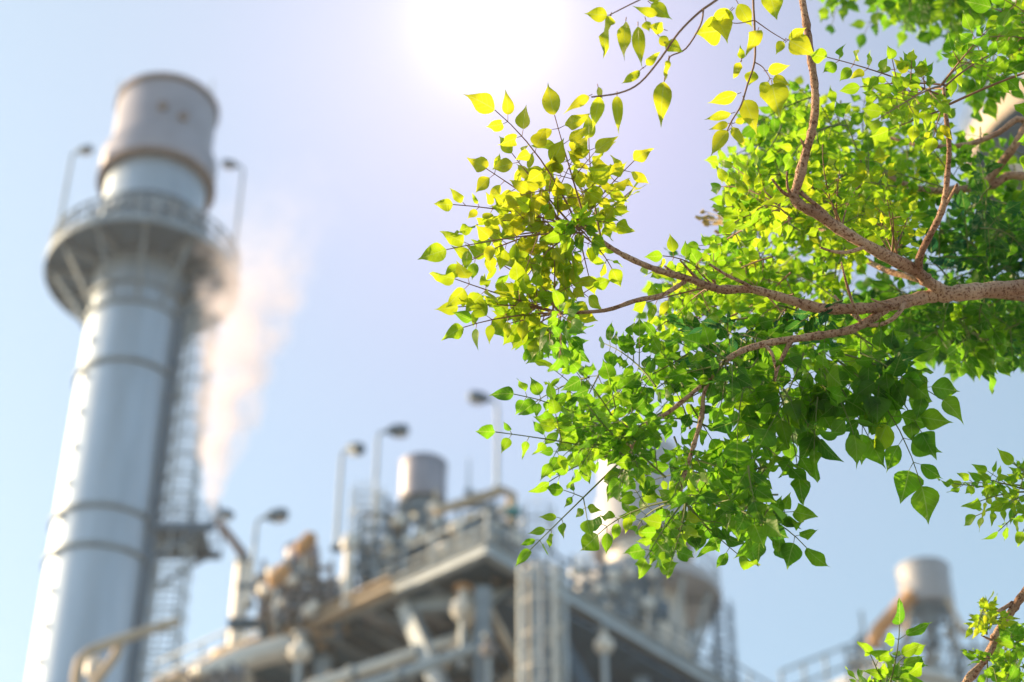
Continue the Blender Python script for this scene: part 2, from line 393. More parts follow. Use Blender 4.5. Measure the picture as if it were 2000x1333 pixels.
# ------------------------------------------------------------------ vent pipe and steam
vp = P(457, 1300, 66); VZ0 = 0; zb = Z(vp.y, 1100)
VT = empty('vent_pipe', (vp.x, vp.y, 0), 'fat pale vertical vent pipe with a slanted brown outlet blowing steam', 'pipe')
b = MB(); b.tube([(vp.x,vp.y,0),(vp.x,vp.y,zb-.1)], .30, 20); b.build('riser', M['white'], VT)
b = MB(); b.tube([(vp.x,vp.y,zb-.1),(vp.x,vp.y,zb+.05)], .36, 20); b.build('flange', M['steel'], VT)
tip = P(426, 1018, 66.4)
b = MB(); b.tube([(vp.x,vp.y,zb+.04),(vp.x-.02,vp.y,zb+.3), tip], [.17,.17,.13], 14); b.build('outlet', M['rust'], VT)
b = MB(); z_ = Z(vp.y, 1290); b.lathe((vp.x,vp.y,z_), [(.3,-.05),(.85,-.05),(.85,.12),(.3,.12)], 24); b.build('support_collar', M['warm'], VT)

def steam():
    pts = []  # plume centre line, pixel rows and half widths
    cl = [(1015,418,8),(960,415,20),(900,422,38),(840,440,56),(780,450,64),(700,464,76),(620,484,90),(540,500,106),(460,516,122),(390,560,150),(330,600,175)]
    b = MB(); D = 66.4; n = 22; base = 0
    for y, x, hw in cl:
        p = P(x, y, D + (1015-y)*.004); rr = hw*1.25/F*D
        for j in range(n):
            t = 2*math.pi*j/n; b.v.append((p.x+rr*math.cos(t), p.y+rr*math.sin(t), p.z))
    k = len(cl)
    for i in range(k-1):
        for j in range(n):
            b.f.append((i*n+j, i*n+(j+1) % n, (i+1)*n+(j+1) % n, (i+1)*n+j)); b.sm.append(True)
    b.f.append(tuple(range(n))[::-1]); b.f.append(tuple((k-1)*n+j for j in range(n))); b.sm += [False, False]
    me = bpy.data.meshes.new('steam'); me.from_pydata(b.v, [], b.f)
    m = bpy.data.materials.new('steam_vapour'); m.use_nodes = True; nn = m.node_tree.nodes; l = m.node_tree.links
    nn.remove(nn['Principled BSDF']); out = nn['Material Output']
    pv = nn.new('ShaderNodeVolumePrincipled'); pv.inputs['Color'].default_value = (.93,.86,.88,1); pv.inputs['Anisotropy'].default_value = .0
    tc = nn.new('ShaderNodeTexCoord'); sp = nn.new('ShaderNodeSeparateXYZ'); l.new(tc.outputs['Object'], sp.inputs[0])
    def mt(op, a, c=None, clamp=False):
        q = nn.new('ShaderNodeMath'); q.operation = op; q.use_clamp = clamp
        for i, x in enumerate((a, c)):
            if x is None: continue
            if isinstance(x, (int, float)): q.inputs[i].default_value = x
            else: l.new(x, q.inputs[i])
        return q.outputs[0]
    # distance from the plume axis over local radius, the axis as curves of height
    zs = [P(x, y, D+(1015-y)*.004).z for y, x, hw in cl]
    z0, z1 = zs[0], zs[-1]
    hn = mt('DIVIDE', mt('SUBTRACT', sp.outputs[2], z0), z1-z0, True)
    def curve(vals):
        lo, hi = min(vals), max(vals); rg = (hi-lo) or 1
        c = nn.new('ShaderNodeFloatCurve'); cv = c.mapping.curves[0]
        for i, v in enumerate(vals):
            xx = (zs[i]-z0)/(z1-z0); yy = (v-lo)/rg
            if i == 0: cv.points[0].location = (0, yy)
            elif i == len(vals)-1: cv.points[-1].location = (1, yy)
            else: cv.points.new(xx, yy)
        c.mapping.update(); l.new(hn, c.inputs['Value'])
        return mt('ADD', mt('MULTIPLY', c.outputs[0], rg), lo)
    cx = curve([P(x, y, D+(1015-y)*.004).x for y, x, hw in cl])
    cy = curve([P(x, y, D+(1015-y)*.004).y for y, x, hw in cl])
    rr = curve([hw/F*D for y, x, hw in cl])
    dx = mt('SUBTRACT', sp.outputs[0], cx); dy = mt('SUBTRACT', sp.outputs[1], cy)
    dist = mt('DIVIDE', mt('SQRT', mt('ADD', mt('MULTIPLY', dx, dx), mt('MULTIPLY', dy, dy))), rr)
    no = nn.new('ShaderNodeTexNoise'); no.inputs['Scale'].default_value = 1.1; no.inputs['Detail'].default_value = 4; no.inputs['Roughness'].default_value = .55; l.new(tc.outputs['Object'], no.inputs['Vector'])
    f = mt('SUBTRACT', mt('ADD', 1.12, mt('MULTIPLY', mt('SUBTRACT', no.outputs[0], .5), 3.4)), dist)
    f = mt('MULTIPLY', mt('MINIMUM', mt('MAXIMUM', f, 0.0), 1.0), 1.0)
    fade = nn.new('ShaderNodeFloatCurve'); cv = fade.mapping.curves[0]; cv.points[0].location = (0, 1); cv.points[-1].location = (1, 0)
    cv.points.new(.25, .75); cv.points.new(.6, .40); cv.points.new(.78, .10); cv.points.new(.9, .03); fade.mapping.update(); l.new(hn, fade.inputs['Value'])
    edge = mt('MULTIPLY', mt('SUBTRACT', 1.24, dist, True), 5.0, True)
    dens = mt('MULTIPLY', mt('MULTIPLY', f, fade.outputs[0]), edge)
    l.new(mt('MULTIPLY', dens, STEAM), pv.inputs['Density']); l.new(pv.outputs[0], out.inputs['Volume'])
    o = link('steam', me, m); return tag(o, 'pale pinkish steam plume rising past the left stack', 'steam', kind='stuff')
STEAM = 1.6
steam()

# ------------------------------------------------------------------ boiler building
C0 = P(948, 1058, 60)
dl = Vector((-math.sin(R(49.5)), math.cos(R(49.5)), 0)); dr = Vector((math.sin(R(41)), math.cos(R(41)), 0)); up = Vector((0,0,1))
def G(a, b_, z=0): return C0 + dl*a + dr*b_ + up*z
LA, LB = 15.5, 26.0
BB = empty('boiler_building', (C0.x, C0.y, 0), 'grey boiler house with open steel deck, dark underside and pipework', 'building')
b = MB()
b.add([G(0,0,-.1),G(LA,0,-.1),G(LA,LB,-.1),G(0,LB,-.1),G(0,0,0),G(LA,0,0),G(LA,LB,0),G(0,LB,0)], [(0,3,2,1),(4,5,6,7),(0,1,5,4),(1,2,6,5),(2,3,7,6),(3,0,4,7)])
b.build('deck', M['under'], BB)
b = MB(); b.ibeam(G(-.2,-.15,-.36), G(LA,-.15,-.36), .35, .6); b.build('edge_beam', M['galv'], BB)
b = MB(); b.ibeam(G(-.15,-.2,-.36), G(-.15,LB,-.36), .35, .6); b.build('edge_beam', M['galv'], BB)
for k in (1,2,3,4,5,6):
    b = MB(); b.ibeam(G(LA*k/6.5,.15,-.42), G(LA*k/6.5,LB,-.42), .42, .6); b.build('joist', M['steel'], BB)
for k in (3.2, 7.4, 12.5, 18.0):
    b = MB(); b.ibeam(G(.15,k,-.75), G(LA,k,-.75), .4, .9); b.build('girder', M['dark'], BB)
# lower ledge of the left wing, warm sunlight put into its buff colour
b = MB(); b.ibeam(G(3.3,-.62,-.55), G(LA-1,-.62,-.55), .4, .45); b.build('ledge_beam', M['warm'], BB)
b = MB(); b.add([G(4.1,.6,-.2),G(6,.6,-.2),G(6,3.5,-.2),G(4.1,3.5,-.2),G(4.1,.6,-.14),G(6,.6,-.14),G(6,3.5,-.14),G(4.1,3.5,-.14)], [(0,3,2,1),(4,5,6,7),(0,1,5,4),(1,2,6,5),(2,3,7,6),(3,0,4,7)])
b.build('hatch', M['clad2'], BB)
# tie beam and braces seen under the corner
def pbeam(x0,y0,d0,x1,y1,d1,wd,m,nm='brace',par=None,ht=None):
    b = MB(); b.beam(P(x0,y0,d0), P(x1,y1,d1), wd, ht); return b.build(nm, M[m], par or BB)
b = MB(); b.beam(G(3.6,.3,-.95), G(.3,2.0,-.95), .42, .42); b.build('tie_beam', M['galv'], BB)
b = MB(); b.beam(G(3.5,.2,-.9), P(885,1400,57.5), .46); b.build('brace', M['galv'], BB)
b = MB(); b.beam(G(.4,4.2,-.9), P(905,1430,58.5), .4); b.build('brace', M['warm'], BB)
pbeam(1010,1100,64,1180,1400,60,.4,'dark')
pbeam(700,1215,64,800,1275,64,.3,'steel')
# casing walls behind and beneath the deck
b = MB()
def wall(a0,b0,a1,b1,z0,z1,t=.2):
    p, q = G(a0,b0), G(a1,b1); d = (q-p); L = d.length; d.normalize(); nrm = d.cross(up)
    b.box(Vector(((p.x+q.x)/2,(p.y+q.y)/2,(z0+z1)/2)), (L,t,z1-z0), (d,nrm,up))
zd = C0.z
wall(5.0,4.5,LA,4.5,0,zd-1.3); wall(5.0,4.5,5.0,LB,0,zd-1.3); b.build('casing', M['brown'], BB)
b = MB()
for k in range(9): wall(5.4+k*1.2,4.25,5.65+k*1.2,4.25,0,zd-1.3,.3)
for k in range(12): wall(4.7,5.4+k*1.8,4.7,5.7+k*1.8,0,zd-1.3,.3)
b.build('casing_rib', M['steel'], BB)
for (a_, b_) in ((.6,.6),(7.5,.6),(14.6,.6),(.6,8.5),(.6,16.5),(.6,24.5)):
    b = MB(); p = G(a_,b_); b.ibeam((p.x,p.y,0), (p.x,p.y,zd-1.22), .5, .5); b.build('column', M['steel'], BB)
for (a0_,b0_,a1_,b1_) in ((.6,.6,7.5,.6),(7.5,.6,14.6,.6),(.6,.6,.6,8.5),(.6,8.5,.6,16.5)):
    for (za, zb_) in ((zd-9,zd-1.6),(zd-1.6,zd-9)):
        p, q = G(a0_,b0_), G(a1_,b1_); b = MB(); b.beam((p.x,p.y,za),(q.x,q.y,zb_),.22); b.build('brace', M['warm'], BB)
    for zz in (zd-9, zd-17, zd-25):
        b = MB(); b.ibeam((p.x,p.y,zz),(q.x,q.y,zz),.35,.5); b.build('tie_beam', M['steel'], BB)
# railings along both deck edges
def straight_rail(p, q, m, h=1.15, step=1.2, r=.05, plate=True):
    b = MB(); L = (q-p).length; n = max(1, round(L/step))
    for hh in (h, h*.5): b.tube([p+up*hh, q+up*hh], r, 5)
    for k in range(n+1): c = p+(q-p)*k/n; b.tube([c, c+up*h], r, 5)
    if plate: b.beam(p+up*.1, q+up*.1, .03, .18)
    return b
straight_rail(G(.0,.1,.02), G(LA,.1,.02), 'galv').build('railing', M['galv'], BB)
straight_rail(G(.1,.2,.02), G(.1,LB,.02), 'galv').build('railing', M['steel'], BB)
# right flank soffit below the deck edge, its blue shade put into the colour
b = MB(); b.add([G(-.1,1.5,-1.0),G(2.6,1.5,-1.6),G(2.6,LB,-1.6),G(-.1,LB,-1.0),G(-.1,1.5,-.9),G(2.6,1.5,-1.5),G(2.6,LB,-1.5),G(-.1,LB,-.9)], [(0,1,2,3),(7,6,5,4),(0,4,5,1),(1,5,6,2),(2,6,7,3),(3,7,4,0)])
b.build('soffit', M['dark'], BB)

# pipes under the deck
def pipe_run(pts, r, m, label, group=None, fl=True, cat='pipe', name='pipe'):
    t = empty(name, pts[0], label, cat, group)
    b = MB(); b.tube(pts, r, 14); b.build('pipe_body', M[m], t)
    if fl:
        for k in range(len(pts)-1):
            L = (pts[k+1]-pts[k]).length; d = (pts[k+1]-pts[k]).normalized()
            for s in range(1, int(L/2.2)+1):
                c = pts[k]+d*(s*2.2-.8); b = MB(); b.tube([c, c+d*.16], r*1.35, 14); b.build('flange', M['steel'], t)
    return t
pipe_run([P(600,1345,58),P(905,1245,60.5),P(915,1238,62)], .2, 'white', 'long pale pipe slanting up under the deck, upper of the two', 'slanting pipes under the deck')
pipe_run([P(690,1350,57),P(925,1268,58.5),P(940,1262,61)], .19, 'galv', 'long grey pipe slanting up under the deck, lower of the two', 'slanting pipes under the deck')
pipe_run([P(395,1325,60),P(470,1290,60.5),P(560,1265,62)], .4, 'white', 'fat pale insulated pipe at the lower left of the boiler deck', None)
for x, r, m, lb in ((1018,.10,'galv','white vertical pipe below the deck corner, left of the riser group'),(1048,.11,'galv','thin grey vertical pipe in the middle of the riser group'),(1083,.11,'white','thick pale vertical pipe below the deck, fourth of the riser group'),(1064,.09,'steel','thin dark vertical pipe just left of the thick pale riser'),(1104,.08,'galv','thin grey vertical pipe at the right end of the riser group')):
    p = P(x, 1200, 57.5); pipe_run([Vector((p.x,p.y,0)), Vector((p.x,p.y,Z(p.y,1105)))], r, m, lb, 'vertical risers below the deck corner', fl=False)
for x, y, d, r, m, lb in ((905,1190,60,.42,'white','white bulbous valve hanging under the deck corner'),(585,1275,60,.36,'white','white valve body below the left wing of the deck'),(1180,1260,58,.3,'white','small white valve beside the vertical risers'),(955,1270,58,.26,'brown','brown valve left of the vertical risers')):
    p = P(x,y,d); t = empty('valve', p, lb, 'valve', 'valves under the deck')
    b = MB(); b.lathe(p, [(.02,-r),(r*.6,-r*.85),(r,-r*.2),(r*.9,r*.4),(r*.4,r*.8),(r*.35,r*1.6),(.02,r*1.6)], 18); b.build('valve_body', M[m], t)
    b = MB(); b.lathe(p+up*r*1.7, [(r*.2,-.05),(r*.75,-.05),(r*.75,.05),(r*.2,.05)], 18); b.build('handwheel', M['orange' if r > .4 else 'steel'], t)
    b = MB(); b.tube([p-up*r*.9, p-up*(r+1.6)], r*.3, 10); b.build('drain_pipe', M['galv'], t)

p = P(1058, 1330, 56.5); t = empty('caged_ladder', Vector((p.x,p.y,0)), 'tall caged ladder climbing between the risers to the deck corner', 'ladder')
cage_ladder(p.x, p.y, .2, Z(p.y, 1120), .8, R(-90), t, M['white'], name='rails', r=.024)
# ------------------------------------------------------------------ equipment on the deck
def zdeck(): return C0.z
def vert(x, y, d):
    p = P(x, y, d); return p.x, p.y
def silencer(x, yt, yb, rpx, d, yfoot, label, group='vent silencers on steel frames', legs=4, spread=1.5, lathe_m='clad2', name='vent_silencer'):
    X, Y = vert(x, yb, d); r = rpx/F*d; z1 = Z(Y-r, yt); z0 = Z(Y-r, yb); zf_ = Z(Y, yfoot)
    t = empty(name, (X, Y, zf_), label, 'silencer', group)
    b = MB(); b.lathe((X,Y,0), [(.05,z0),(r*.95,z0),(r,z0+.1),(r,z1-.12),(r*1.03,z1-.12),(r*1.03,z1),(r*.9,z1),(r*.9,z0+.3),(.05,z0+.3)], 40); b.build('drum', M[lathe_m], t)
    b = MB(); b.lathe((X,Y,0), [(r*.25,zf_),(r*.28,z0-.9),(r*.7,z0)], 24); b.build('inlet_cone', M['steel'], t)
    for k in range(legs):
        a = 2*math.pi*(k+.4)/legs
        b = MB(); b.beam((X+r*.9*math.cos(a), Y+r*.9*math.sin(a), z0+.2), (X+r*spread*math.cos(a), Y+r*spread*math.sin(a), zf_), .16); b.build('leg', M['warm'], t)
    b = MB()
    for zz in (z0-.3, (z0+zf_)/2):
        q = [(X+r*(.95+.25*(zz < z0-.5))*math.cos(2*math.pi*(k+.4)/legs), Y+r*(.95+.25*(zz < z0-.5))*math.sin(2*math.pi*(k+.4)/legs), zz) for k in range(legs)]
        for k in range(legs): b.beam(q[k], q[(k+1) % legs], .12)
    b.build('frame', M['steel'], t)
    return t
silencer(826, 884, 960, 46, 67, 1090, 'grey drum silencer on a frame at the middle of the boiler deck', lathe_m='cap')
silencer(588, 1056, 1092, 34, 66, 1200, 'small grey silencer above the left wing of the boiler deck', lathe_m='cap')
silencer(1810, 1088, 1166, 51, 84, 1262, 'pale drum silencer on legs at the lower right behind leaves', lathe_m='clad2')

def rack(x0, x1, yt, yb, d, dep, nx, nz, label, seed, mats=('steel','warm','galv','dark'), fill=.6, group='pipe racks crowding the boiler deck', name='pipe_rack'):
    rg = random.Random(seed); X0, Y0 = vert(x0, yb, d); X1, _ = vert(x1, yb, d); z0 = Z(Y0, yb); z1 = Z(Y0, yt)
    t = empty(name, ((X0+X1)/2, Y0, z0), label, 'pipe rack', group)
    fr = MB(); xs = [X0+(X1-X0)*k/nx for k in range(nx+1)]; zs = [z0+(z1-z0)*k/nz for k in range(nz+1)]
    tops = [z1 - rg.random()*(z1-z0)*.35 for _ in xs]
    for yy in (Y0, Y0+dep):
        for x, tp in zip(xs, tops): fr.beam((x,yy,z0),(x,yy,tp), .13)
        for k, z in enumerate(zs[1:]):
            for i in range(nx):
                if z <= min(tops[i], tops[i+1])+.01: fr.beam((xs[i],yy,z),(xs[i+1],yy,z), .13)
        for i in range(nx):
            if rg.random() < .5: fr.beam((xs[i],yy,zs[0]),(xs[i+1],yy,min(zs[1], tops[i+1])), .08)
    for x, tp in zip(xs, tops):
        for z in zs[1:]:
            if z <= tp: fr.beam((x,Y0,z),(x,Y0+dep,z), .11)
    fr.build('frame', M[mats[0]], t)
    n = int(nx*nz*fill*1.5)
    for m in mats[1:]:
        for _ in range(max(2, n//3)):
            pb = MB()
            x = rg.uniform(X0,X1); z = rg.uniform(z0, z0+(z1-z0)*.8); y = Y0+rg.uniform(.1, dep); r = rg.choice((.09,.12,.16,.22))
            k = rg.random()
            if k < .45: pb.tube([(x,y,z0),(x,y,z),(x+rg.uniform(-.6,.6),y,z+.35)], r, 8)
            elif k < .8: pb.tube([(x-rg.uniform(.5,1.5),y,z),(x,y,z),(x,y+.1,z-rg.uniform(.4,1.2))], r, 8)
            else: pb.box((x,y,z),(rg.uniform(.3,.7),.4,rg.uniform(.3,.8)))
            pb.build('pipe' if k < .8 else 'junction_box', M[m], t)
    for _ in range(max(3, n//4)):
        hb = MB()
        x = rg.uniform(X0,X1); z = rg.uniform(z0+.2, z0+(z1-z0)*.8); y = Y0-rg.uniform(0,.3); r = rg.uniform(.12,.3)
        hb.lathe((x,y,z), [(.01,-r),(r*.8,-r*.6),(r,0),(r*.8,r*.6),(.01,r)], 12); hb.build('valve_body', M['white'], t)
    return t
rack(752, 1000, 958, 1085, 64, 3, 7, 4, 'tangled pipe rack around the drum silencer on the deck', 3, ('steel','warm','galv','brown'), 1.0)
rack(505, 640, 1085, 1215, 62.5, 2.5, 5, 5, 'dense brown pipe rack on the left wing of the deck', 8, ('brown','dark','warm','steel'), 1.0)
rack(700, 790, 1000, 1130, 63, 2, 3, 4, 'narrow pipe rack beside the white post on the deck', 13, ('steel','galv','dark','warm'), .8)
rack(850, 1010, 1010, 1090, 61.5, 1.5, 6, 3, 'low rack of pale pipes along the deck corner', 21, ('galv','white','warm','steel'), 1.0)
rack(1120, 1290, 1085, 1200, 68, 3, 6, 4, 'dark pipe rack below the leaf tips beside the second stack', 31, ('steel','dark','galv','warm'), .9)
rack(640, 710, 1120, 1190, 62.5, 1.5, 3, 3, 'small rack of pipes left of the white post', 41, ('brown','warm','steel','dark'), .8)
rack(1700, 1960, 1190, 1345, 82, 4, 6, 4, 'pale steel frame around the silencer at the lower right', 55, ('galv','warm','white','steel'), .8)
rack(370, 470, 1290, 1345, 58, 1.5, 4, 2, 'low tangle of dark pipes at the foot of the vent pipe', 61, ('brown','dark','warm','steel'), 1.0)
# fittings with orange sunlight put into their colour
for x,y,d,a,lb in ((545,1125,62,-1,'sunlit orange hood on the left pipe rack'),(597,1062,65,-.9,'sunlit orange cowl beside the small silencer')):
    p = P(x,y,d); t = empty('hood', p, lb, 'hood', 'orange hoods on the left wing')
    b = MB(); q = Vector((.7,0,1.0)).normalized(); b.tube([p-q*.45, p-q*.3, p+q*.3, p+q*.45], [.12,.26,.26,.1], 14); b.build('hood_body', M['orange'], t)
    b = MB(); b.tube([p-up*.3, p-up*1.4], .07, 8); b.build('support', M['steel'], t)
# white post on deck
p = P(676, 1190, 62); z1 = Z(p.y, 1050)
t = empty('marker_post', p, 'slim white post with a rounded head on the deck edge', 'post')
b = MB(); b.tube([p, Vector((p.x,p.y,z1-.5))], .17, 14); b.build('post', M['white'], t)
b = MB(); b.lathe((p.x,p.y,z1-.5), [(.05,0),(.28,.05),(.3,.3),(.2,.55),(.02,.62)], 16); b.build('head', M['white'], t)
# header pipe with elbow and teal fitting
p = P(1003, 1010, 64)
pipe_run([P(850,1000,63),P(980,958,64),P(1000,965,64),Vector((p.x,p.y,zd+.02))], .17, 'warm', 'buff pipe with a rounded elbow at the right of the drum silencer', fl=False)
t = empty('teal_motor', P(1001,1000,63.2), 'small teal motor on the buff pipe beside the hooped ladder', 'motor')
q = P(1001,1000,63.2); b = MB(); b.tube([q-Vector((.22,0,0)), q+Vector((.22,0,0))], .17, 16); mo = b.build('motor_body', M['teal'], t)
b = MB(); b.tube([q+Vector((.22,0,0)), q+Vector((.32,0,0))], .1, 12); b.build('shaft_end', M['steel'], t)
# hooped ladders
for (x,yb,yt,d,lb) in ((712,1090,960,64,'hooped ladder rising beside the lamp posts on the deck'),(1050,1110,995,62,'hooped ladder with round cage at the right end of the deck')):
    p = P(x,yb,d); t = empty('caged_ladder', p, lb, 'ladder', 'caged ladders on the deck')
    cage_ladder(p.x, p.y, p.z, Z(p.y, yt), .75, R(-90), t, M['galv'], name='rails', r=.045)
for k,(xb,yb,yt,d,arm,lb) in enumerate(((486,1185,1012,65,(1,-.1),'lamp post standing between the vent pipe and the left pipe rack'),
    (656,1075,882,65,(1,-.9),'lamp post with a downturned head beside the white post, left one of a pair'),
    (727,1080,842,66,(1,.1),'tallest lamp post left of the drum silencer'),
    (971,960,782,68,(-1,-.1),'lamp post right of the drum silencer with its head near the leaves'))):
    lamp_at(xb,yb,yt,d,arm,lb, tilt=R(25) if k == 1 else R(-8), r=.085, head=1.0)
p = P(915,965,66); t = empty('antenna', p, 'thin bare mast between the drum silencer and the right lamp post', 'mast')
b = MB(); b.tube([p, Vector((p.x,p.y,Z(p.y,895)))], [.06,.03], 6); b.build('rod', M['galv'], t)
b = MB(); b.tube([p, p+up*.15], .14, 10); b.build('socket', M['steel'], t)

# ------------------------------------------------------------------ second stack, behind the leaves
def stack2(x, d, rpx, ys, label, plat, um=None, toe=.3):
    X, Y = vert(x, ys[2], d); r = rpx/F*d
    t = empty('exhaust_stack', (X,Y,0), label, 'stack')
    zt, zcl, zp = Z(Y-r, ys[0]), Z(Y-r*1.2, ys[1]), Z(Y-plat, ys[2])
    b = MB(); b.lathe((X,Y,0), [(r,0),(r,zt)], 56); b.build('shaft', M['clad2' if um else 'white'], t)
    b = MB(); b.lathe((X,Y,0), [(r*1.02,zcl),(r*1.25,zcl),(r*1.27,zcl+.3),(r*1.27,zcl+2.2),(r*1.08,zcl+3.1),(r*1.08,zt),(r*.95,zt),(r*.95,zcl+.1)], 56); c = b.build('cap', M['clad2'], t)
    b = MB(); b.lathe((X,Y,zcl), [(r*1.02,-.15),(r*1.3,-.15),(r*1.3,.12),(r*1.05,.12)], 56); b.build('collar_ring', M['rust'], c)
    b = MB(); b.lathe((X,Y,zp), [(r,-.1),(plat,-.1),(plat,.15),(r,.15)], 56); pl = b.build('platform', um or M['clad2'], t)
    b = MB(); b.lathe((X,Y,zp), [(plat+.01,-toe),(plat+.1,-toe),(plat+.1,.3),(plat+.01,.3),(plat+.01,-toe)], 56); b.build('toe_board', M['warm' if um else 'clad2'], pl)
    b = MB(); ring_rail(b, (X,Y), plat, zp+.15, 1.3, 26, thick=.05); b.build('railing', M['galv'], pl)
    for k in range(10):
        a = 2*math.pi*(k+.3)/10; b = MB(); b.beam((X+r*math.cos(a), Y+r*math.sin(a), zp-3.8), (X+(plat-.3)*math.cos(a), Y+(plat-.3)*math.sin(a), zp-.3), .2); b.build('bracket', M['galv'], pl)
    for zz in (zp-4.2, zp-9, (zp+zcl)/2):
        b = MB(); b.lathe((X,Y,zz), [(r,-.1),(r+.14,-.1),(r+.14,.1),(r,.1)], 56); b.build('stiffening_ring', M['steel'], t)
    cage_ladder(X+r+1.2, Y-.6, .3, zp-.5, .9, R(0), t, M['dark'], r=.05)
    for k in range(0, int(zp), 3): b = MB(); b.beam((X+r-.1, Y-.6, k+1.5), (X+r+1.2, Y-.6, k+1.5), .1); b.build('ladder_bracket', M['dark'], t)
    return X, Y, r, zp, t
X2,Y2,r2,zp2,T2 = stack2(1258, 92, 76, (850,1030,1098), 'silver exhaust stack half hidden behind the hanging leaves', 3.45)
# top right tower
stack2(2085, 88, 84, (-520,-260,115), 'silver exhaust stack at the top right edge behind the branches', 5.2, M['under'], 1.0)
# round vessel beneath the lower right silencer
X, Y = vert(1745, 1400, 80); r = 3.3; zt = Z(Y-r, 1262)
t = empty('storage_vessel', (X,Y,0), 'pale domed vessel at the lower right behind the leafy shoot', 'vessel')
b = MB(); b.lathe((X,Y,0), [(r,0),(r,zt-1.3)], 48); b.build('shell', M['white'], t)
b = MB(); b.lathe((X,Y,0), [(r+.02,zt-1.3),(r*.92,zt-.75),(r*.7,zt-.35),(r*.35,zt-.08),(.01,zt)], 48); b.build('domed_roof', M['white'], t)
b = MB(); b.lathe((X,Y,zt-1.35), [(r,-.12),(r+.12,-.12),(r+.12,.08),(r,.08)], 48); b.build('rim', M['warm'], t)
# stair railing left of it
A, B_ = P(1525,1312,70), P(1690,1248,76)
t = empty('handrail', A, 'thin grey handrail sloping up at the bottom right', 'railing')
b = MB()
for hh in (0, -.8): b.tube([A+up*hh, B_+up*hh], .07, 6)
b.build('rail', M['galv'], t)
for k in range(5):
    c = A+(B_-A)*k/4; b = MB(); b.tube([c, Vector((c.x,c.y,c.z-3.5))], .07, 6); b.build('post', M['galv'], t)
b = MB(); b.tube([Vector((A.x,A.y,A.z-3.4)), Vector((B_.x,B_.y,B_.z-3.4))], .12, 6); b.tube([Vector((A.x,A.y,A.z-3.4)), Vector((A.x,A.y,0))], .2, 8); b.tube([Vector((B_.x,B_.y,B_.z-3.4)), Vector((B_.x,B_.y,0))], .2, 8); b.build('stringer', M['steel'], t)
pipe_run([P(1783,1160,83),P(1715,1232,83),P(1705,1262,83)], .33, 'orange', 'buff slanted duct running down from the pale drum silencer', fl=False, cat='duct', name='duct')

# pipe frame at the bottom left, in front of the stack
t = empty('bent_railing', P(160,1345,50), 'bent buff pipe railing in front of the foot of the left stack', 'railing')
b = MB(); b.tube([P(147,1420,50),P(149,1320,50),P(156,1290,50),P(175,1272,50.2),P(240,1248,51),P(345,1214,53)], .13, 10); b.build('top_rail', M['warm'], t)
b = MB(); b.tube([P(238,1250,51),P(225,1282,50.8),P(190,1330,50.5),P(150,1400,50)], .12, 10); b.build('brace', M['warm'], t)
b = MB(); q = P(175,1420,50); b.tube([P(148,1418,50), P(200,1418,50.2)], .12, 8); b.tube([P(150,1418,50), Vector((q.x-.3,q.y,0))], .14, 8); b.build('support', M['steel'], t)
t = empty('globe_valve', P(183,1302,51), 'small white valve between the bent pipes at the bottom left', 'valve')
q = P(183,1305,51); b = MB(); b.lathe(q, [(.02,-.3),(.2,-.25),(.24,0),(.2,.25),(.02,.32)], 14); b.build('valve_body', M['white'], t)
b = MB(); b.tube([q-up*.25, q-up*2.0], .07, 8); b.build('stem', M['galv'], t)

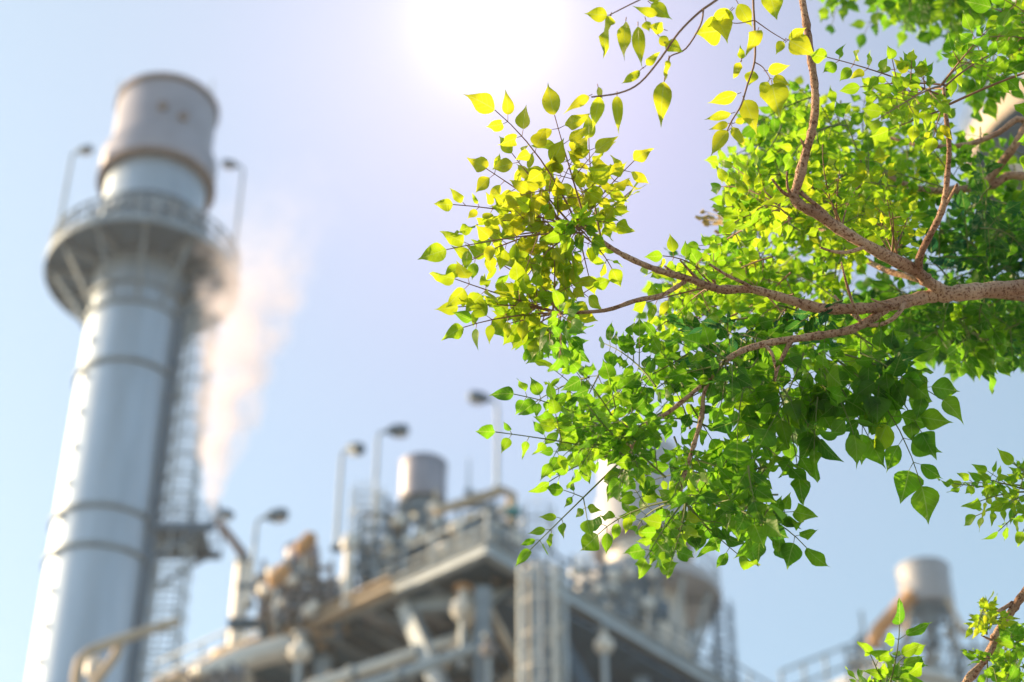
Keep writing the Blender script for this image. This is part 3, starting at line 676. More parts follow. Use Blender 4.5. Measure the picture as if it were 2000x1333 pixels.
# ================================================================== TREES
RG = random.Random(11)
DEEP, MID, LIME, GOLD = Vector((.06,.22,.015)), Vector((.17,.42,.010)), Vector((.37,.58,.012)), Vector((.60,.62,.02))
TEAL = Vector((.02,.13,.06))  # bluish upper leaf faces, with the blue sky's reflection put into the tint
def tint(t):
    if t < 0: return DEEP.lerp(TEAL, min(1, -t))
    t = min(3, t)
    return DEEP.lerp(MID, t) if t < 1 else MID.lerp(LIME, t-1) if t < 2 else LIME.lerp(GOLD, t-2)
PROF = ((0,.0),(.05,.36),(.13,.70),(.24,.94),(.36,1.0),(.49,.90),(.62,.66),(.74,.38),(.86,.13),(1,.0))
class Leaves:
    def __init__(s): s.v = []; s.f = []; s.uv = []; s.c = []
    def leaf(s, base, d, nrm, L, W, colr, rg=RG):
        d = d.normalized(); side = d.cross(nrm)
        if side.length < 1e-3: side = d.cross(Vector((.3,.2,1)))
        side.normalize(); nrm = side.cross(d).normalized()
        if rg.random() < .5: side = -side
        bend = rg.uniform(-.1,.45)*L; fold = rg.uniform(-.1,.42); ts = rg.uniform(-.35,.35); wav = rg.uniform(.01,.15); ph = rg.uniform(0,6.3)
        hk = rg.uniform(-.12,.12)*L; wl, wr = rg.uniform(.88,1.08), rg.uniform(.88,1.08); n0 = len(s.v); h = W/2*rg.uniform(.82,1.1); gm = rg.uniform(.82,1.18)
        k = len(PROF)
        for i, (u, w_) in enumerate(PROF):
            u = u**gm
            c = base + d*(L*u) - nrm*(bend*u*u) + side*(hk*u*u)
            if i in (0, k-1):
                s.v.append(tuple(c)); s.uv.append((u, 0)); continue
            sd_ = (side*math.cos(ts*u) + nrm*math.sin(ts*u))
            for sg, ww in ((-1, wl), (0, 0), (1, wr)):
                q = c + sd_*(sg*h*w_*ww) + nrm*(abs(sg)*h*w_*fold) + nrm*(abs(sg)*L*wav*math.sin(u*9+ph+sg))
                s.v.append(tuple(q)); s.uv.append((u, sg*w_))
        def idx(i, j): return n0 if i == 0 else n0+1+3*(i-1)+j if i < k-1 else n0+1+3*(k-2)
        for i in range(k-1):
            if i == 0: fs = [(idx(0,0), idx(1,1), idx(1,0)), (idx(0,0), idx(1,2), idx(1,1))]
            elif i == k-2: fs = [(idx(i,0), idx(i,1), idx(i+1,0)), (idx(i,1), idx(i,2), idx(i+1,0))]
            else: fs = [(idx(i,0), idx(i,1), idx(i+1,1), idx(i+1,0)), (idx(i,1), idx(i,2), idx(i+1,2), idx(i+1,1))]
            s.f += fs
        s.c += [tuple(colr)]*(len(s.v)-n0)
    def build(s, name, parent):
        me = bpy.data.meshes.new(name); me.from_pydata(s.v, [], s.f)
        me.polygons.foreach_set('use_smooth', [True]*len(s.f))
        uv = me.uv_layers.new(name='UVMap'); li = np.zeros(len(me.loops), dtype=np.int32); me.loops.foreach_get('vertex_index', li)
        uv.data.foreach_set('uv', np.array(s.uv, dtype=np.float32)[li].ravel())
        a = me.attributes.new('leafcol', 'FLOAT_COLOR', 'POINT'); c = np.ones((len(s.v), 4), dtype=np.float32); c[:, :3] = np.array(s.c)
        a.data.foreach_set('color', c.ravel()); me.update()
        return link(name, me, M['leaf'], parent)
def catmull(pts, m=5):
    out = []; n = len(pts)
    for i in range(n-1):
        p0, p1, p2, p3 = pts[max(i-1,0)], pts[i], pts[i+1], pts[min(i+2,n-1)]
        for k in range(m):
            t = k/m
            out.append(tuple(.5*((2*b)+(-a+c)*t+(2*a-5*b+4*c-d)*t*t+(-a+3*b-3*c+d)*t**3) for a,b,c,d in zip(p0,p1,p2,p3)))
    out.append(tuple(pts[-1])); return out
def branch_mesh(name, parent, pts, n=12, rough=.11, matn='bark', m=5):
    # pts: column, row, distance, radius in photo pixels at that distance
    q = catmull(pts, m); b = MB(); pp = []; rr = []
    for i, (x, y, d, r) in enumerate(q):
        pp.append(P(x, y, d)); k = 1 + RG.uniform(-rough, rough) + (rough*1.8 if RG.random() < .12 else 0)
        rr.append(max(.0006, abs(r)*.92/F*d*k))
    b.tube(pp, rr, n); return b.build(name, M[matn], parent, edge=False)
CAMP = Vector((0,0,CAMZ))
def frond(LV, TW, p0, p1, Lp=48, tn=1.0, wr=.66, pin=None, sag=.06, dj=.12, tj=.28, rg=RG, bare=.12, face=.75):
    """a compound leaf: stalk from p0 to p1 (column,row,distance) with side stalks of leaflets and one at the tip"""
    x0,y0,d0 = p0; x1,y1,d1 = p1; ln = math.hypot(x1-x0, y1-y0); A, B_ = P(*p0), P(*p1)
    ax = B_-A; L = ax.length; lf = Lp/F*3.5; sp_ = lf*.72; lf *= .94
    ctl = (A+B_)/2 + Vector((rg.uniform(-.11,.11), rg.uniform(-.11,.11), rg.uniform(0,.14)))*L + up*sag*L*.5
    def at(t): return A*(1-t)**2 + ctl*2*t*(1-t) + B_*t*t
    def tan(t): return ((ctl-A)*(1-t) + (B_-ctl)*t).normalized()
    TW.tube([at(k/6) for k in range(7)], [max(.0009, .0021-.0014*k/6) for k in range(7)], 5, False)
    vd = (CAMP - (A+B_)/2).normalized()
    nf = (vd*face + up*-.25 + Vector((rg.gauss(0,.38), rg.gauss(0,.38), rg.gauss(0,.3)))).normalized()
    n = max(2, round(L*(1-bare)/sp_))
    for i in range(n):
        t = bare + (1-bare)*(i+.1)/n; c = at(t); a = tan(t); b = a.cross(nf).normalized()
        remain = L*(1-t)
        for sg in (-1, 1):
            if rg.random() < .06: continue
            ang = R(rg.uniform(48, 72)); pd = (a*math.cos(ang) + b*(sg*math.sin(ang)) + Vector((0,0,-rg.uniform(.0,.35)))).normalized()
            big = (remain > lf*2.4 and pin is None and rg.random() < .6) or (pin or 0) > i
            tt = tn + rg.gauss(0, tj)
            if big:
                pl_ = lf*rg.uniform(1.0,1.7)*min(1, .55+remain/(lf*8)); e = c + pd*pl_
                TW.tube([c, (c+e)/2+up*.02*pl_, e], [.0011,.0009,.0007], 4, False)
                m = 2 if pl_ > lf*1.25 else 1
                for j in range(m):
                    cc = c + pd*(pl_*(.45+.5*j/m))
                    b2 = pd.cross(nf).normalized()
                    for s2 in (-1, 1):
                        d2 = (pd*rg.uniform(.3,.7) + b2*s2 + Vector((0,0,-rg.uniform(0,.5)))).normalized()
                        l2 = lf*rg.uniform(.62,.92); st_ = cc + d2*l2*.22
                        TW.tube([cc, st_], [.0007,.0006], 3, False)
                        LV.leaf(st_, d2, nf+Vector((rg.gauss(0,.35),rg.gauss(0,.35),rg.gauss(0,.35))), l2, l2*wr*rg.uniform(.66,1.15), tint(tt+rg.gauss(0,.3)))
                LV.leaf(e, (pd+Vector((0,0,-rg.uniform(0,.4)))).normalized(), nf+Vector((rg.gauss(0,.3),rg.gauss(0,.3),rg.gauss(0,.3))), lf*rg.uniform(.85,1.1), lf*wr*rg.uniform(.85,1.1), tint(tt))
            else:
                l2 = lf*rg.uniform(.72,1.08); st_ = c + pd*l2*.28
                TW.tube([c, st_], [.0009,.0006], 3, False)
                d2 = (pd + Vector((rg.gauss(0,.15),rg.gauss(0,.15),-rg.uniform(0,.35)))).normalized()
                LV.leaf(st_, d2, nf+Vector((rg.gauss(0,.3),rg.gauss(0,.3),rg.gauss(0,.3))), l2, l2*wr*rg.uniform(.68,1.15), tint(tt+rg.gauss(0,.26)))
    l2 = lf*rg.uniform(1.0,1.25)
    LV.leaf(B_, tan(1)+Vector((0,0,-.1)), nf, l2, l2*wr, tint(tn+rg.gauss(0,tj)))
def spray(LV, TW, anchor, tips, Lp=48, tn=1.0, spread=.25, **k):
    k.setdefault('bare', .34)
    ax, ay, ad = anchor
    for tp in tips:
        x, y = tp[:2]; dd = tp[2] if len(tp) > 2 else ad + RG.uniform(-spread, spread)
        # leaf ends reach a leaf length past the stalk, so stop the stalk short of the outline
        ln = math.hypot(x-ax, y-ay); s = max(.35, 1-Lp*.95/max(ln, 1))
        a2 = (ax + RG.uniform(-8,8), ay + RG.uniform(-8,8), ad)
        frond(LV, TW, a2, (ax+(x-ax)*s, ay+(y-ay)*s, dd), Lp, tn, **k)
def inside(x, y, poly):
    r = False; j = len(poly)-1
    for i in range(len(poly)):
        xi, yi = poly[i]; xj, yj = poly[j]
        if (yi > y) != (yj > y) and x < (xj-xi)*(y-yi)/(yj-yi)+xi: r = not r
        j = i
    return r
def fill(LV, TW, poly, count, d0, d1, Lp, t0, t1, flen=(90,170), ang=(90,360), holes=(), clump=True, **k):
    """short fronds spread through a volume; ang: range of directions on the photo, degrees, 0 = right, 90 = down"""
    xs = [p[0] for p in poly]; ys = [p[1] for p in poly]; n = 0; tries = 0
    while n < count and tries < count*40:
        tries += 1; x = RG.uniform(min(xs), max(xs)); y = RG.uniform(min(ys), max(ys))
        if not inside(x, y, poly) or any(math.hypot((x-hx)/hr, (y-hy)/(hr*.8)) < 1 for hx, hy, hr in holes): continue
        a = R(RG.uniform(*ang)); l = RG.uniform(*flen)*.5; d = RG.uniform(d0, d1)
        pa = (x-math.cos(a)*l, y-math.sin(a)*l*.8, d+RG.uniform(-.1,.1)); pb = (x+math.cos(a)*l, y+math.sin(a)*l*.8, d+RG.uniform(-.15,.15))
        frond(LV, TW, pa, pb, Lp, RG.uniform(t0, t1), **k); n += 1

# trunk of the main tree stands outside the picture on the right
tb = P(2560, 640, 3.9)
T = empty('leafy_tree', (tb.x, tb.y, 0), 'bright green leafy tree reaching in from the right with long speckled limbs', 'tree', None)
b = MB(); zz = [0,.3,1,2,3,4,5.2]; wob = [(0,0),(.0,.0),(.03,.02),(.0,.05),(-.02,.03),(.0,0),(.05,.05)]
b.tube([(tb.x+a_, tb.y+c_, z) for z,(a_,c_) in zip(zz, wob)], [.19,.13,.115,.105,.095,.075,.04], 20); b.build('trunk', M['bark'], T)

def limb(pts, n=12, matn='bark', rough=.11, name='branch'): return branch_mesh(name, T, pts, n, rough, matn)
def subs(par, lst, n=8, name='side_branch'):
    for pts in lst:
        b = MB(); q = catmull(pts, 4); b.tube([P(x,y,d) for x,y,d,r in q], [max(.0006, r/F*d*(1+RG.uniform(-.1,.1))) for x,y,d,r in q], n)
        o = b.build(name, M['bark'], par, edge=False)
    return o

# --- main limb
L1 = limb([(2560,640,3.9,34),(2300,585,3.75,24),(2120,553,3.65,20),(2000,562,3.6,17.5),(1920,568,3.58,16.5),(1860,574,3.55,17),(1810,580,3.55,14.5),(1740,596,3.52,13),(1680,603,3.5,12),(1600,602,3.5,11.5),(1535,584,3.5,10),(1470,566,3.5,8.5),(1405,565,3.5,9),(1345,545,3.48,7.5),(1285,528,3.46,6.6),(1230,505,3.45,6),(1190,482,3.44,5.2),(1160,458,3.43,4.2),(1128,440,3.42,3)], 16)
SB = subs(L1, [[(1338,550,3.48,5),(1318,563,3.47,4.6),(1290,578,3.46,4.8),(1240,588,3.45,4.8),(1180,607,3.45,4),(1090,612,3.45,3.4)],
 [(1475,566,3.5,5),(1450,552,3.48,3.6),(1420,538,3.46,3),(1385,516,3.45,2.5)],
 [(1368,552,3.49,4),(1352,535,3.48,3),(1328,508,3.47,1.8)],[(1320,538,3.48,3.2),(1298,520,3.47,2)],
 [(1765,592,3.52,6),(1757,610,3.5,5),(1735,628,3.5,4.8),(1705,636,3.5,4.5),(1685,630,3.52,4),(1655,605,3.56,3),(1630,578,3.6,2.4)],
 [(1682,632,3.5,3.4),(1668,600,3.48,3),(1655,560,3.47,2.6),(1643,512,3.46,1.6)],
 [(1745,597,3.5,4),(1715,590,3.47,2.4),(1702,584,3.46,1.6)]])
LV, TW = Leaves(), MB()
# upper left spray, the sky glow's yellow wash put into its leaf tints
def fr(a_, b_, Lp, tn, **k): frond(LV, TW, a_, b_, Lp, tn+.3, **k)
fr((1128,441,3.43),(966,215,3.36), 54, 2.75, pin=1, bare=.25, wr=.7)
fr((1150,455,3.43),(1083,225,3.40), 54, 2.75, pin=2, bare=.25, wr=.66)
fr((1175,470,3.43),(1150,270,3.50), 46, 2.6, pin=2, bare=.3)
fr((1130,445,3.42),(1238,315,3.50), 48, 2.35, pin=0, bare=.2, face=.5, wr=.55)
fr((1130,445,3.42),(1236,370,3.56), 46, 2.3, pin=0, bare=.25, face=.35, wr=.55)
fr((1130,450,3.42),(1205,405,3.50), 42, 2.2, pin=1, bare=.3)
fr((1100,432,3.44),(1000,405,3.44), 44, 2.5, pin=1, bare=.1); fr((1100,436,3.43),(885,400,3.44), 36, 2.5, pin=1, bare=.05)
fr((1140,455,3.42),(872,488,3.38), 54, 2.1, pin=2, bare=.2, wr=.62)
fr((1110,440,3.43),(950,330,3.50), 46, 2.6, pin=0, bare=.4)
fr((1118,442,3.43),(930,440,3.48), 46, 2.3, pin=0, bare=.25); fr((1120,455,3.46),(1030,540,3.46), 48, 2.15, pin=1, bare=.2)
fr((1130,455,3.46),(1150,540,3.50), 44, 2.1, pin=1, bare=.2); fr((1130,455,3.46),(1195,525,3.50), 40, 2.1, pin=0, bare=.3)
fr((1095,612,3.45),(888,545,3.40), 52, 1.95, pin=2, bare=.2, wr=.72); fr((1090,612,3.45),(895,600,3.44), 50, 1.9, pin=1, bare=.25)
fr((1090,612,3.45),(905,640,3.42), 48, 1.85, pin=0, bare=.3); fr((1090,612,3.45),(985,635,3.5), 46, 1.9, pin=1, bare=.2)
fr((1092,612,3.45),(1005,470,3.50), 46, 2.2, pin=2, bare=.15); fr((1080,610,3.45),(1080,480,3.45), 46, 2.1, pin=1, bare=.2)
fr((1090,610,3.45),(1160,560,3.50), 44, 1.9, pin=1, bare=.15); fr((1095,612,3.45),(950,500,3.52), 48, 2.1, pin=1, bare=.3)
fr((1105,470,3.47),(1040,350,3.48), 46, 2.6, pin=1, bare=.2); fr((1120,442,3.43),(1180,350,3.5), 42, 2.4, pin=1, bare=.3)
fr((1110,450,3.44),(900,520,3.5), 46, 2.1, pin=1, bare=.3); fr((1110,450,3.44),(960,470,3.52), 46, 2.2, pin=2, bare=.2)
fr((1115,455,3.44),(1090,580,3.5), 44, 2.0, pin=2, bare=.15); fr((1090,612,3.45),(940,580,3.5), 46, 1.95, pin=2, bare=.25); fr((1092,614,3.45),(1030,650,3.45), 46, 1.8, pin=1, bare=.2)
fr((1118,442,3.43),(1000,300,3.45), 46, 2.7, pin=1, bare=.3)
spray(LV, TW, (1128,446,3.38), [(1075,425),(1100,495),(1165,425),(1180,500),(1120,395),(1060,470)], 36, 1.6, spread=.04, face=.4)
# grey green drooping tuft
spray(LV, TW, (1078,622,3.42), [(1160,640),(1140,700),(1068,735),(1100,745),(1020,720)], 48, 1.0, face=.2)
# mid left, beneath the limb
spray(LV, TW, (1390,560,3.55), [(1232,512),(1262,480),(1330,485),(1225,600),(1390,470),(1290,640)], 40, 1.7)
fill(LV, TW, [(1300,510),(1390,480),(1480,540),(1560,600),(1540,660),(1400,670),(1260,640),(1280,570)], 15, 3.6, 4.0, 38, 1.1, 1.8, (80,150), (100,240))
L1f = LV.build('foliage', L1); TW.build('twig', M['rtwig'], L1, False)

# --- lower limb
L2 = limb([(1740,596,3.52,9),(1705,622,3.51,9.5),(1660,645,3.5,8.6),(1600,656,3.49,8),(1540,664,3.48,8),(1490,673,3.47,7.5),(1440,690,3.46,6),(1400,722,3.45,5.4),(1376,765,3.44,4.6),(1371,810,3.43,4.8),(1355,870,3.42,4.6),(1337,925,3.41,4.2),(1330,960,3.4,4),(1340,985,3.4,3.4)], 14)
subs(L2, [[(1545,664,3.48,6),(1530,695,3.47,4.6),(1518,720,3.46,4.2),(1514,746,3.46,2)],[(1493,674,3.47,4),(1507,690,3.46,3.4),(1516,722,3.46,3)],
 [(1392,735,3.45,4.4),(1350,770,3.44,4.4),(1305,806,3.43,4.6),(1265,828,3.42,4.8),(1245,848,3.42,5),(1235,868,3.42,4.6),(1228,884,3.42,3.8)],[(1252,838,3.42,3.4),(1235,840,3.41,2),(1215,826,3.4,1.6)]])
LV, TW = Leaves(), MB()
spray(LV, TW, (1228,884,3.42), [(928,838),(968,752),(1110,690),(1050,810),(1120,760),(1035,955),(1085,890),(1180,700),(1240,705)], 42, 1.15)
spray(LV, TW, (1225,890,3.42), [(1200,990),(1290,790),(1310,850),(1160,850),(1270,940)], 38, 1.0)
frond(LV, TW, (1226,888,3.42), (1035,1075,3.36), 42, 1.25, pin=1, bare=.45)
spray(LV, TW, (1338,982,3.4), [(1125,1060),(1205,1050),(1235,1130),(1300,1140),(1360,1075),(1260,1010),(1335,1110)], 48, 1.25, wr=.72)
spray(LV, TW, (1338,982,3.4), [(1420,1080),(1480,1120),(1390,950),(1440,1010)], 50, .95)
frond(LV, TW, (1440,985,3.42), (1575,1070,3.38), 58, 1.05, pin=1, bare=.3)
spray(LV, TW, (1400,985,3.45), [(1560,990),(1500,1075),(1545,1040),(1390,1090)], 56, .95)
fill(LV, TW, [(1170,740),(1280,690),(1440,720),(1480,860),(1430,940),(1300,960),(1230,900),(1080,850),(1010,790),(1060,740)], 27, 3.4, 3.9, 42, .6, 1.4, (80,150), (60,260), holes=((1225,950,75),(1120,960,60)))
fill(LV, TW, [(1400,900),(1520,880),(1560,960),(1540,1040),(1460,1060),(1360,1040),(1350,960)], 11, 3.35, 3.6, 46, .6, 1.1, (80,140), (20,160))
L2f = LV.build('foliage', L2); TW.build('twig', M['twig'], L2, False)
LV, TW = Leaves(), MB()
frond(LV, TW, (1640,690,3.5), (1842,782,3.42), 60, 1.0, wr=.8, pin=2, bare=.2)
frond(LV, TW, (1630,700,3.5), (1800,950,3.42), 66, 1.0, wr=.82, pin=1, bare=.25)
frond(LV, TW, (1610,690,3.5), (1590,880,3.42), 64, .9, wr=.8, pin=2)
frond(LV, TW, (1570,690,3.5), (1500,840,3.42), 60, .9, wr=.8, pin=2)
frond(LV, TW, (1600,690,3.52), (1700,860,3.46), 60, .9, wr=.8, pin=2)
frond(LV, TW, (1480,700,3.5), (1440,860,3.42), 56, .8, wr=.8, pin=2)
frond(LV, TW, (1500,720,3.5), (1560,930,3.42), 58, .9, wr=.8, pin=2)
for a_, c_, l_ in (((1600,720),(1668,850),58),((1530,760),(1600,860),56),((1690,700),(1800,845),60),((1470,850),(1545,915),54),((1420,940),(1520,1060),54),((1680,690),(1770,740),54)):
    frond(LV, TW, (*a_,3.48), (*c_,3.42), l_, .95, wr=.8, pin=0, bare=.15)
fill(LV, TW, [(1420,660),(1560,680),(1700,650),(1760,700),(1730,800),(1600,830),(1480,850),(1420,780)], 20, 3.5, 3.9, 48, .5, 1.2, (90,150), (20,160), wr=.78)
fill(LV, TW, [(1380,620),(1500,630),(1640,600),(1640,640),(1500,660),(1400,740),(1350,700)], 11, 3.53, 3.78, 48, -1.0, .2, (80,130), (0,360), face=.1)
spray(LV, TW, (1420,705,3.40), [(1340,700),(1370,780),(1440,790),(1300,740),(1400,840),(1330,650)], 46, .5, spread=.05, bare=.2)
LV.build('foliage', L2); TW.build('twig', M['twig'], L2, False)

# --- upper limb rising out of the top of the picture
L3 = limb([(1850,576,3.55,14),(1812,550,3.54,13),(1790,530,3.53,13),(1740,505,3.5,13),(1690,478,3.48,12.5),(1640,448,3.47,12),(1600,420,3.46,11.5),(1565,402,3.45,11.5),(1551,385,3.45,10),(1556,366,3.45,9.5),(1562,345,3.45,10),(1572,305,3.45,10),(1585,260,3.45,9),(1592,215,3.45,8.5),(1591,165,3.45,8.2),(1583,110,3.45,8),(1577,60,3.46,7.8),(1567,0,3.47,7.4),(1556,-70,3.5,7),(1500,-170,3.5,6)], 14)
subs(L3, [[(1793,530,3.53,8.5),(1797,500,3.5,7.6),(1815,462,3.48,7.4),(1834,425,3.46,7.4),(1846,388,3.45,7.2),(1850,345,3.44,6),(1854,290,3.43,5),(1849,240,3.42,5),(1845,205,3.42,4.2),(1843,170,3.42,3)],
 [(1838,415,3.46,4),(1856,385,3.44,3.4),(1870,360,3.42,3)],[(1842,400,3.45,3),(1862,376,3.44,2.2)],
 [(1695,480,3.48,4.6),(1660,492,3.46,4),(1630,492,3.45,3.2),(1602,484,3.44,2)],
 [(1558,383,3.45,5),(1540,382,3.44,4),(1525,372,3.43,3.4),(1508,350,3.42,2.4)],[(1545,380,3.44,3),(1538,365,3.43,2.6),(1537,335,3.43,1.8)],
 [(1632,442,3.47,5.5),(1610,415,3.46,5),(1580,390,3.45,4.4),(1562,375,3.45,5)],
 [(1572,290,3.45,3),(1564,272,3.44,1.6)]])
LV, TW = Leaves(), MB()
def twig(pts, r0_=2.2, r1_=1.2):
    q = catmull(pts, 4); n = len(q); TW.tube([P(*p) for p in q], [(r0_+(r1_-r0_)*i/n)/F*3.4 for i in range(n)], 6, False)
# drooping vines at the top centre
twig([(1556,-70,3.5),(1480,-60,3.4),(1400,0,3.3),(1365,25,3.28),(1325,65,3.26),(1290,115,3.25),(1250,162,3.24),(1210,182,3.23),(1155,190,3.22)], 3.0, 1.6)
twig([(1374,18,3.28),(1368,50,3.28),(1340,95,3.28),(1310,110,3.28),(1306,125,3.28),(1297,160,3.27)], 1.8, 1.0)
twig([(1540,-90,3.5),(1490,-70,3.45),(1472,-20,3.4),(1474,60,3.38),(1474,120,3.37),(1460,165,3.36),(1448,205,3.35),(1430,235,3.34),(1420,256,3.34)], 2.6, 1.3)
twig([(1474,40,3.38),(1505,62,3.38),(1535,80,3.38)], 1.3, .8); twig([(1474,122,3.37),(1490,132,3.37),(1505,155,3.36)], 1.3, .8); twig([(1400,-20,3.3),(1320,-30,3.28),(1250,0,3.26),(1190,30,3.25)], 1.8, 1.0)
twig([(1474,40,3.38),(1440,46,3.38),(1420,42,3.37)], 1.2, .8)
ONE = [(1186,30,1142,28,34),(1192,32,1170,100,30),(1222,42,1212,112,26),(1246,52,1246,126,30),(1262,42,1268,62,22),(1272,8,1312,40,34),(1262,-5,1310,-12,26),(1285,30,1240,18,22),(1296,58,1268,50,24),
 (1300,85,1335,100,32),(1288,72,1308,92,24),(1262,128,1290,100,20),(1250,138,1218,168,18),(1297,160,1285,244,44),(1305,118,1297,155,16),(1205,188,1204,260,26),(1172,188,1157,256,24),(1150,188,1106,212,26),(1168,170,1174,195,14),
 (1408,60,1362,66,52),(1402,40,1426,74,50),(1425,20,1385,58,36),(1442,8,1468,54,40),(1428,22,1408,42,30),(1500,-20,1520,36,44),(1480,60,1466,98,30),(1448,114,1446,88,16),(1446,122,1432,152,20),(1500,138,1546,132,28),
 (1470,138,1465,168,30),(1500,160,1484,184,26),(1510,155,1545,163,26),(1508,165,1520,226,56),(1440,184,1384,204,32),(1428,222,1380,236,24),(1422,242,1384,252,16),(1422,256,1382,298,34),(1454,196,1482,260,42),(1430,248,1450,284,22),(1436,240,1458,232,16),
 (1540,78,1574,52,28),(1542,80,1590,105,44),(1530,82,1512,105,20)]
for x0_,y0_,x1_,y1_,wp in ONE:
    d = 3.26 if x0_ < 1360 else 3.37; A = P(x0_,y0_,d); B_ = P(x1_,y1_,d-RG.uniform(-.01,.03)); n_ = (CAMP-A).normalized()+Vector((RG.gauss(0,.25),RG.gauss(0,.25),RG.gauss(0,.25)))
    LV.leaf(A, B_-A, n_, (B_-A).length*1.04, wp/F*d*1.0, tint(2.75+RG.gauss(0,.15)))
    # a short stalk back to the vine
    TW.tube([A, A-(B_-A).normalized()*.008], [.0008,.0008], 4, False)
# rachis sprays from the second rising side branch
frond(LV, TW, (1845,190,3.42), (1615,112,3.34), 42, 1.9, pin=3, wr=.7, sag=.02, bare=.15)
frond(LV, TW, (1850,212,3.42), (1735,255,3.36), 44, 1.9, pin=1, wr=.6)
spray(LV, TW, (1843,172,3.42), [(1640,170),(1680,250),(1700,200)], 42, 1.8)
spray(LV, TW, (1843,172,3.42), [(1960,20),(1930,90),(2040,60)], 44, 1.35)
twig([(1850,206,3.42),(1930,170,3.38),(2010,140,3.34),(2090,120,3.3)], 2.6, 2.0)
spray(LV, TW, (2090,120,3.3), [(1890,60),(1960,120),(2000,200),(1965,30),(2040,250),(1900,-10),(1990,60),(1930,-30)], 46, 1.15)
spray(LV, TW, (2090,200,3.3), [(1985,260),(1990,330),(2010,420)], 44, 1.2)
# yellow green upright shoots on the limb
spray(LV, TW, (1745,495,3.62), [(1735,360),(1727,335),(1690,400),(1790,385),(1700,440),(1810,440),(1760,390)], 32, 2.15, spread=.06, wr=.55)
spray(LV, TW, (1640,440,3.68), [(1590,340),(1640,300),(1700,330),(1560,400),(1600,250)], 34, 2.1, spread=.08, wr=.55)
spray(LV, TW, (1545,420,3.6), [(1372,350),(1378,400),(1400,300),(1395,440),(1440,400),(1500,470)], 42, 1.95)
LV.build('foliage', L3); TW.build('twig', M['rtwig'], L3, False)
# dried seed clusters at the left of the crown
b = MB()
for k in range(12):
    x, y = RG.uniform(1368,1410), RG.uniform(395,470); q = P(x,y,4.6); q2 = P(x-RG.uniform(4,14), y+RG.uniform(-10,4), 4.6)
    b.tube([P(1450,450,4.5), (P(1450,450,4.5)+q)/2+up*.01, q], .0012, 4); b.tube([q, q2], [.006,.003], 6)
b.build('seed_pod', M['pod'], T)

# --- lit crown behind the limbs
L4 = limb([(2560,560,4.2,26),(2200,420,4.3,14),(2000,345,4.35,9.5),(1940,360,4.35,8.8),(1880,370,4.35,8.6),(1810,372,4.35,7.6),(1760,357,4.35,6),(1720,335,4.4,4.5),(1640,320,4.4,3),(1560,330,4.4,2)], 12)
subs(L4, [[(2200,420,4.3,10),(2060,330,4.3,8),(2000,235,4.3,7),(1950,260,4.3,6),(1900,280,4.3,5.4),(1860,286,4.3,5),(1800,285,4.3,4),(1740,270,4.35,3)],
 [(2010,230,4.3,8),(1985,280,4.3,8),(1955,320,4.33,8),(1925,360,4.35,8)],
 [(2560,620,4.0,16),(2200,600,4.0,10),(2000,582,3.95,7),(1930,576,3.95,6.4),(1860,568,3.95,7),(1790,545,3.95,6.6),(1730,528,4.0,6),(1680,500,4.1,5),(1640,460,4.2,4),(1560,440,4.3,3)]])
LV, TW = Leaves(), MB()
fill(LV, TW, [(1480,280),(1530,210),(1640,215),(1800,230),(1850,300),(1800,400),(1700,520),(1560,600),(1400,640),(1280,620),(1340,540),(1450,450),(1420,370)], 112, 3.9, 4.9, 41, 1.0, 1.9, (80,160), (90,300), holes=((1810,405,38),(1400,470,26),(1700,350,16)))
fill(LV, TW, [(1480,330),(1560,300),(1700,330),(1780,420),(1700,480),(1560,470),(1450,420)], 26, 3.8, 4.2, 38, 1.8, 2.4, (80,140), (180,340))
spray(LV, TW, (1560,330,4.4), [(1500,160),(1545,150),(1480,240),(1440,330),(1590,150),(1650,210)], 46, 1.5)
LV.build('foliage', L4); TW.build('twig', M['twig'], L4, False)
LV, TW = Leaves(), MB()
# shaded foliage right of the rising branch and below the limb
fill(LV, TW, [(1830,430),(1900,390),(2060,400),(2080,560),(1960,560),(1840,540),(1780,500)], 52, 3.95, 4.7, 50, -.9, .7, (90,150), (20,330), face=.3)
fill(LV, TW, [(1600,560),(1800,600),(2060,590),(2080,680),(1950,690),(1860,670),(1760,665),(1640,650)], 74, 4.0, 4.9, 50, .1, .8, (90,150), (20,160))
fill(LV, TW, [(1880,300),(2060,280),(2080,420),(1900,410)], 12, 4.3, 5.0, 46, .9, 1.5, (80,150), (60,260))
spray(LV, TW, (1900,650,4.1), [(1950,775),(1880,740),(1835,710),(1790,700),(2000,690),(1985,720),(1925,740),(1860,760),(1905,700),(1975,745)], 50, .9)
LV.build('foliage', L4); TW.build('twig', M['twig'], L4, False)

# --- high twigs hanging in front of the sky at the top right
L5 = limb([(2560,300,4.6,24),(2300,-60,4.9,14),(2080,-110,5.0,9),(1900,-90,5.0,6),(1740,-70,5.0,4),(1640,-60,5.0,3)], 10)
LV, TW = Leaves(), MB()
spray(LV, TW, (1660,-60,5.0), [(1585,55),(1610,95),(1640,60),(1665,40),(1700,20)], 50, 1.1)
spray(LV, TW, (1760,-70,5.0), [(1665,110),(1720,80),(1765,110),(1800,60),(1745,30),(1690,70)], 52, 1.15)
spray(LV, TW, (1890,-80,5.0), [(1805,95),(1835,70),(1870,60),(1900,90),(1825,150),(1930,60),(1865,120)], 56, 1.0)
fill(LV, TW, [(1760,-40),(1900,-60),(2080,-60),(2080,90),(1960,60),(1870,40),(1790,60)], 26, 4.7, 5.2, 52, .7, 1.4, (90,150), (50,140))
fill(LV, TW, [(1850,130),(1930,110),(1960,160),(1890,190)], 5, 4.4, 4.7, 52, .9, 1.4, (80,120), (50,140))
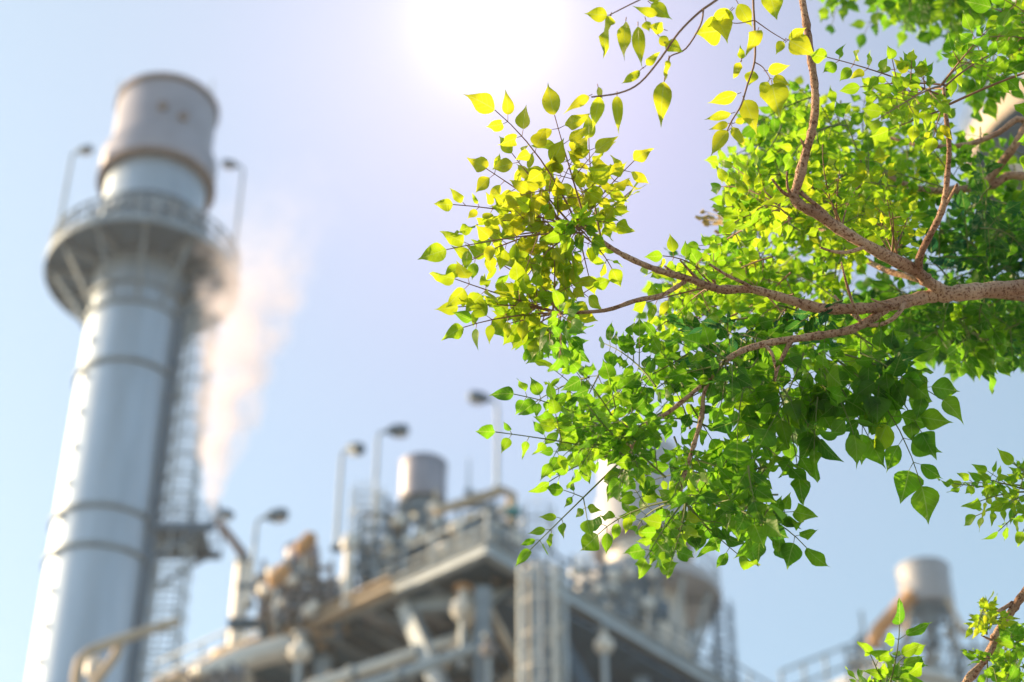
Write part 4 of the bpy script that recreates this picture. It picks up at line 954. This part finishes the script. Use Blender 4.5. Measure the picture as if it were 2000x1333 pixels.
LV.build('foliage', L5); TW.build('twig', M['twig'], L5, False)

# --- low limb at the bottom right
L6 = limb([(2560,860,3.85,26),(2200,1010,3.5,14),(2060,1090,3.42,11),(2000,1160,3.4,9.5),(1972,1200,3.4,9),(1945,1240,3.4,8.4),(1938,1262,3.4,8.4),(1915,1300,3.4,8),(1885,1335,3.4,8.4),(1840,1395,3.4,7),(1790,1430,3.4,5),(1740,1420,3.4,3.6),(1722,1380,3.4,3)], 14)
subs(L6, [[(1978,1178,3.4,4.6),(1955,1192,3.39,4.4),(1935,1204,3.38,3.8),(1911,1216,3.37,2.6)],[(1940,1255,3.4,4),(1925,1285,3.38,3.6),(1905,1305,3.37,3),(1888,1320,3.36,2)],[(1935,1250,3.4,3),(1918,1242,3.38,1.4)],
 [(2200,1010,3.5,7),(2090,975,3.45,5),(2030,960,3.42,3)]])
LV, TW = Leaves(), MB()
frond(LV, TW, (1722,1385,3.4), (1757,1220,3.35), 58, 1.35, wr=.58, pin=0, bare=.3)
spray(LV, TW, (1722,1372,3.4), [(1640,1312),(1690,1240),(1795,1240),(1800,1290),(1660,1340),(1770,1330)], 42, 1.3, wr=.62)
spray(LV, TW, (1740,1380,3.42), [(1700,1330),(1780,1300),(1740,1290)], 38, 1.0)
spray(LV, TW, (1925,1240,3.38), [(1912,1165),(1930,1180),(1905,1200),(1960,1180)], 24, 2.2, wr=.5)
spray(LV, TW, (1960,1300,3.4), [(1905,1260),(2010,1240),(2020,1290),(1950,1345),(1995,1200)], 34, 1.2)
fill(LV, TW, [(1920,1290),(2010,1220),(2030,1360),(1930,1360)], 5, 3.35, 3.6, 38, .8, 1.5, (70,110), (0,360))
spray(LV, TW, (2030,960,3.42), [(1845,940),(1875,1020),(1955,880),(1925,1062),(1985,1070),(1900,930),(1880,985),(1990,890),(2020,1060),(1940,1000)], 36, 1.45, wr=.6)
frond(LV, TW, (1960,955,3.42), (1862,945,3.40), 30, 1.5, pin=0)
LV.build('foliage', L6); TW.build('twig', M['twig'], L6, False)
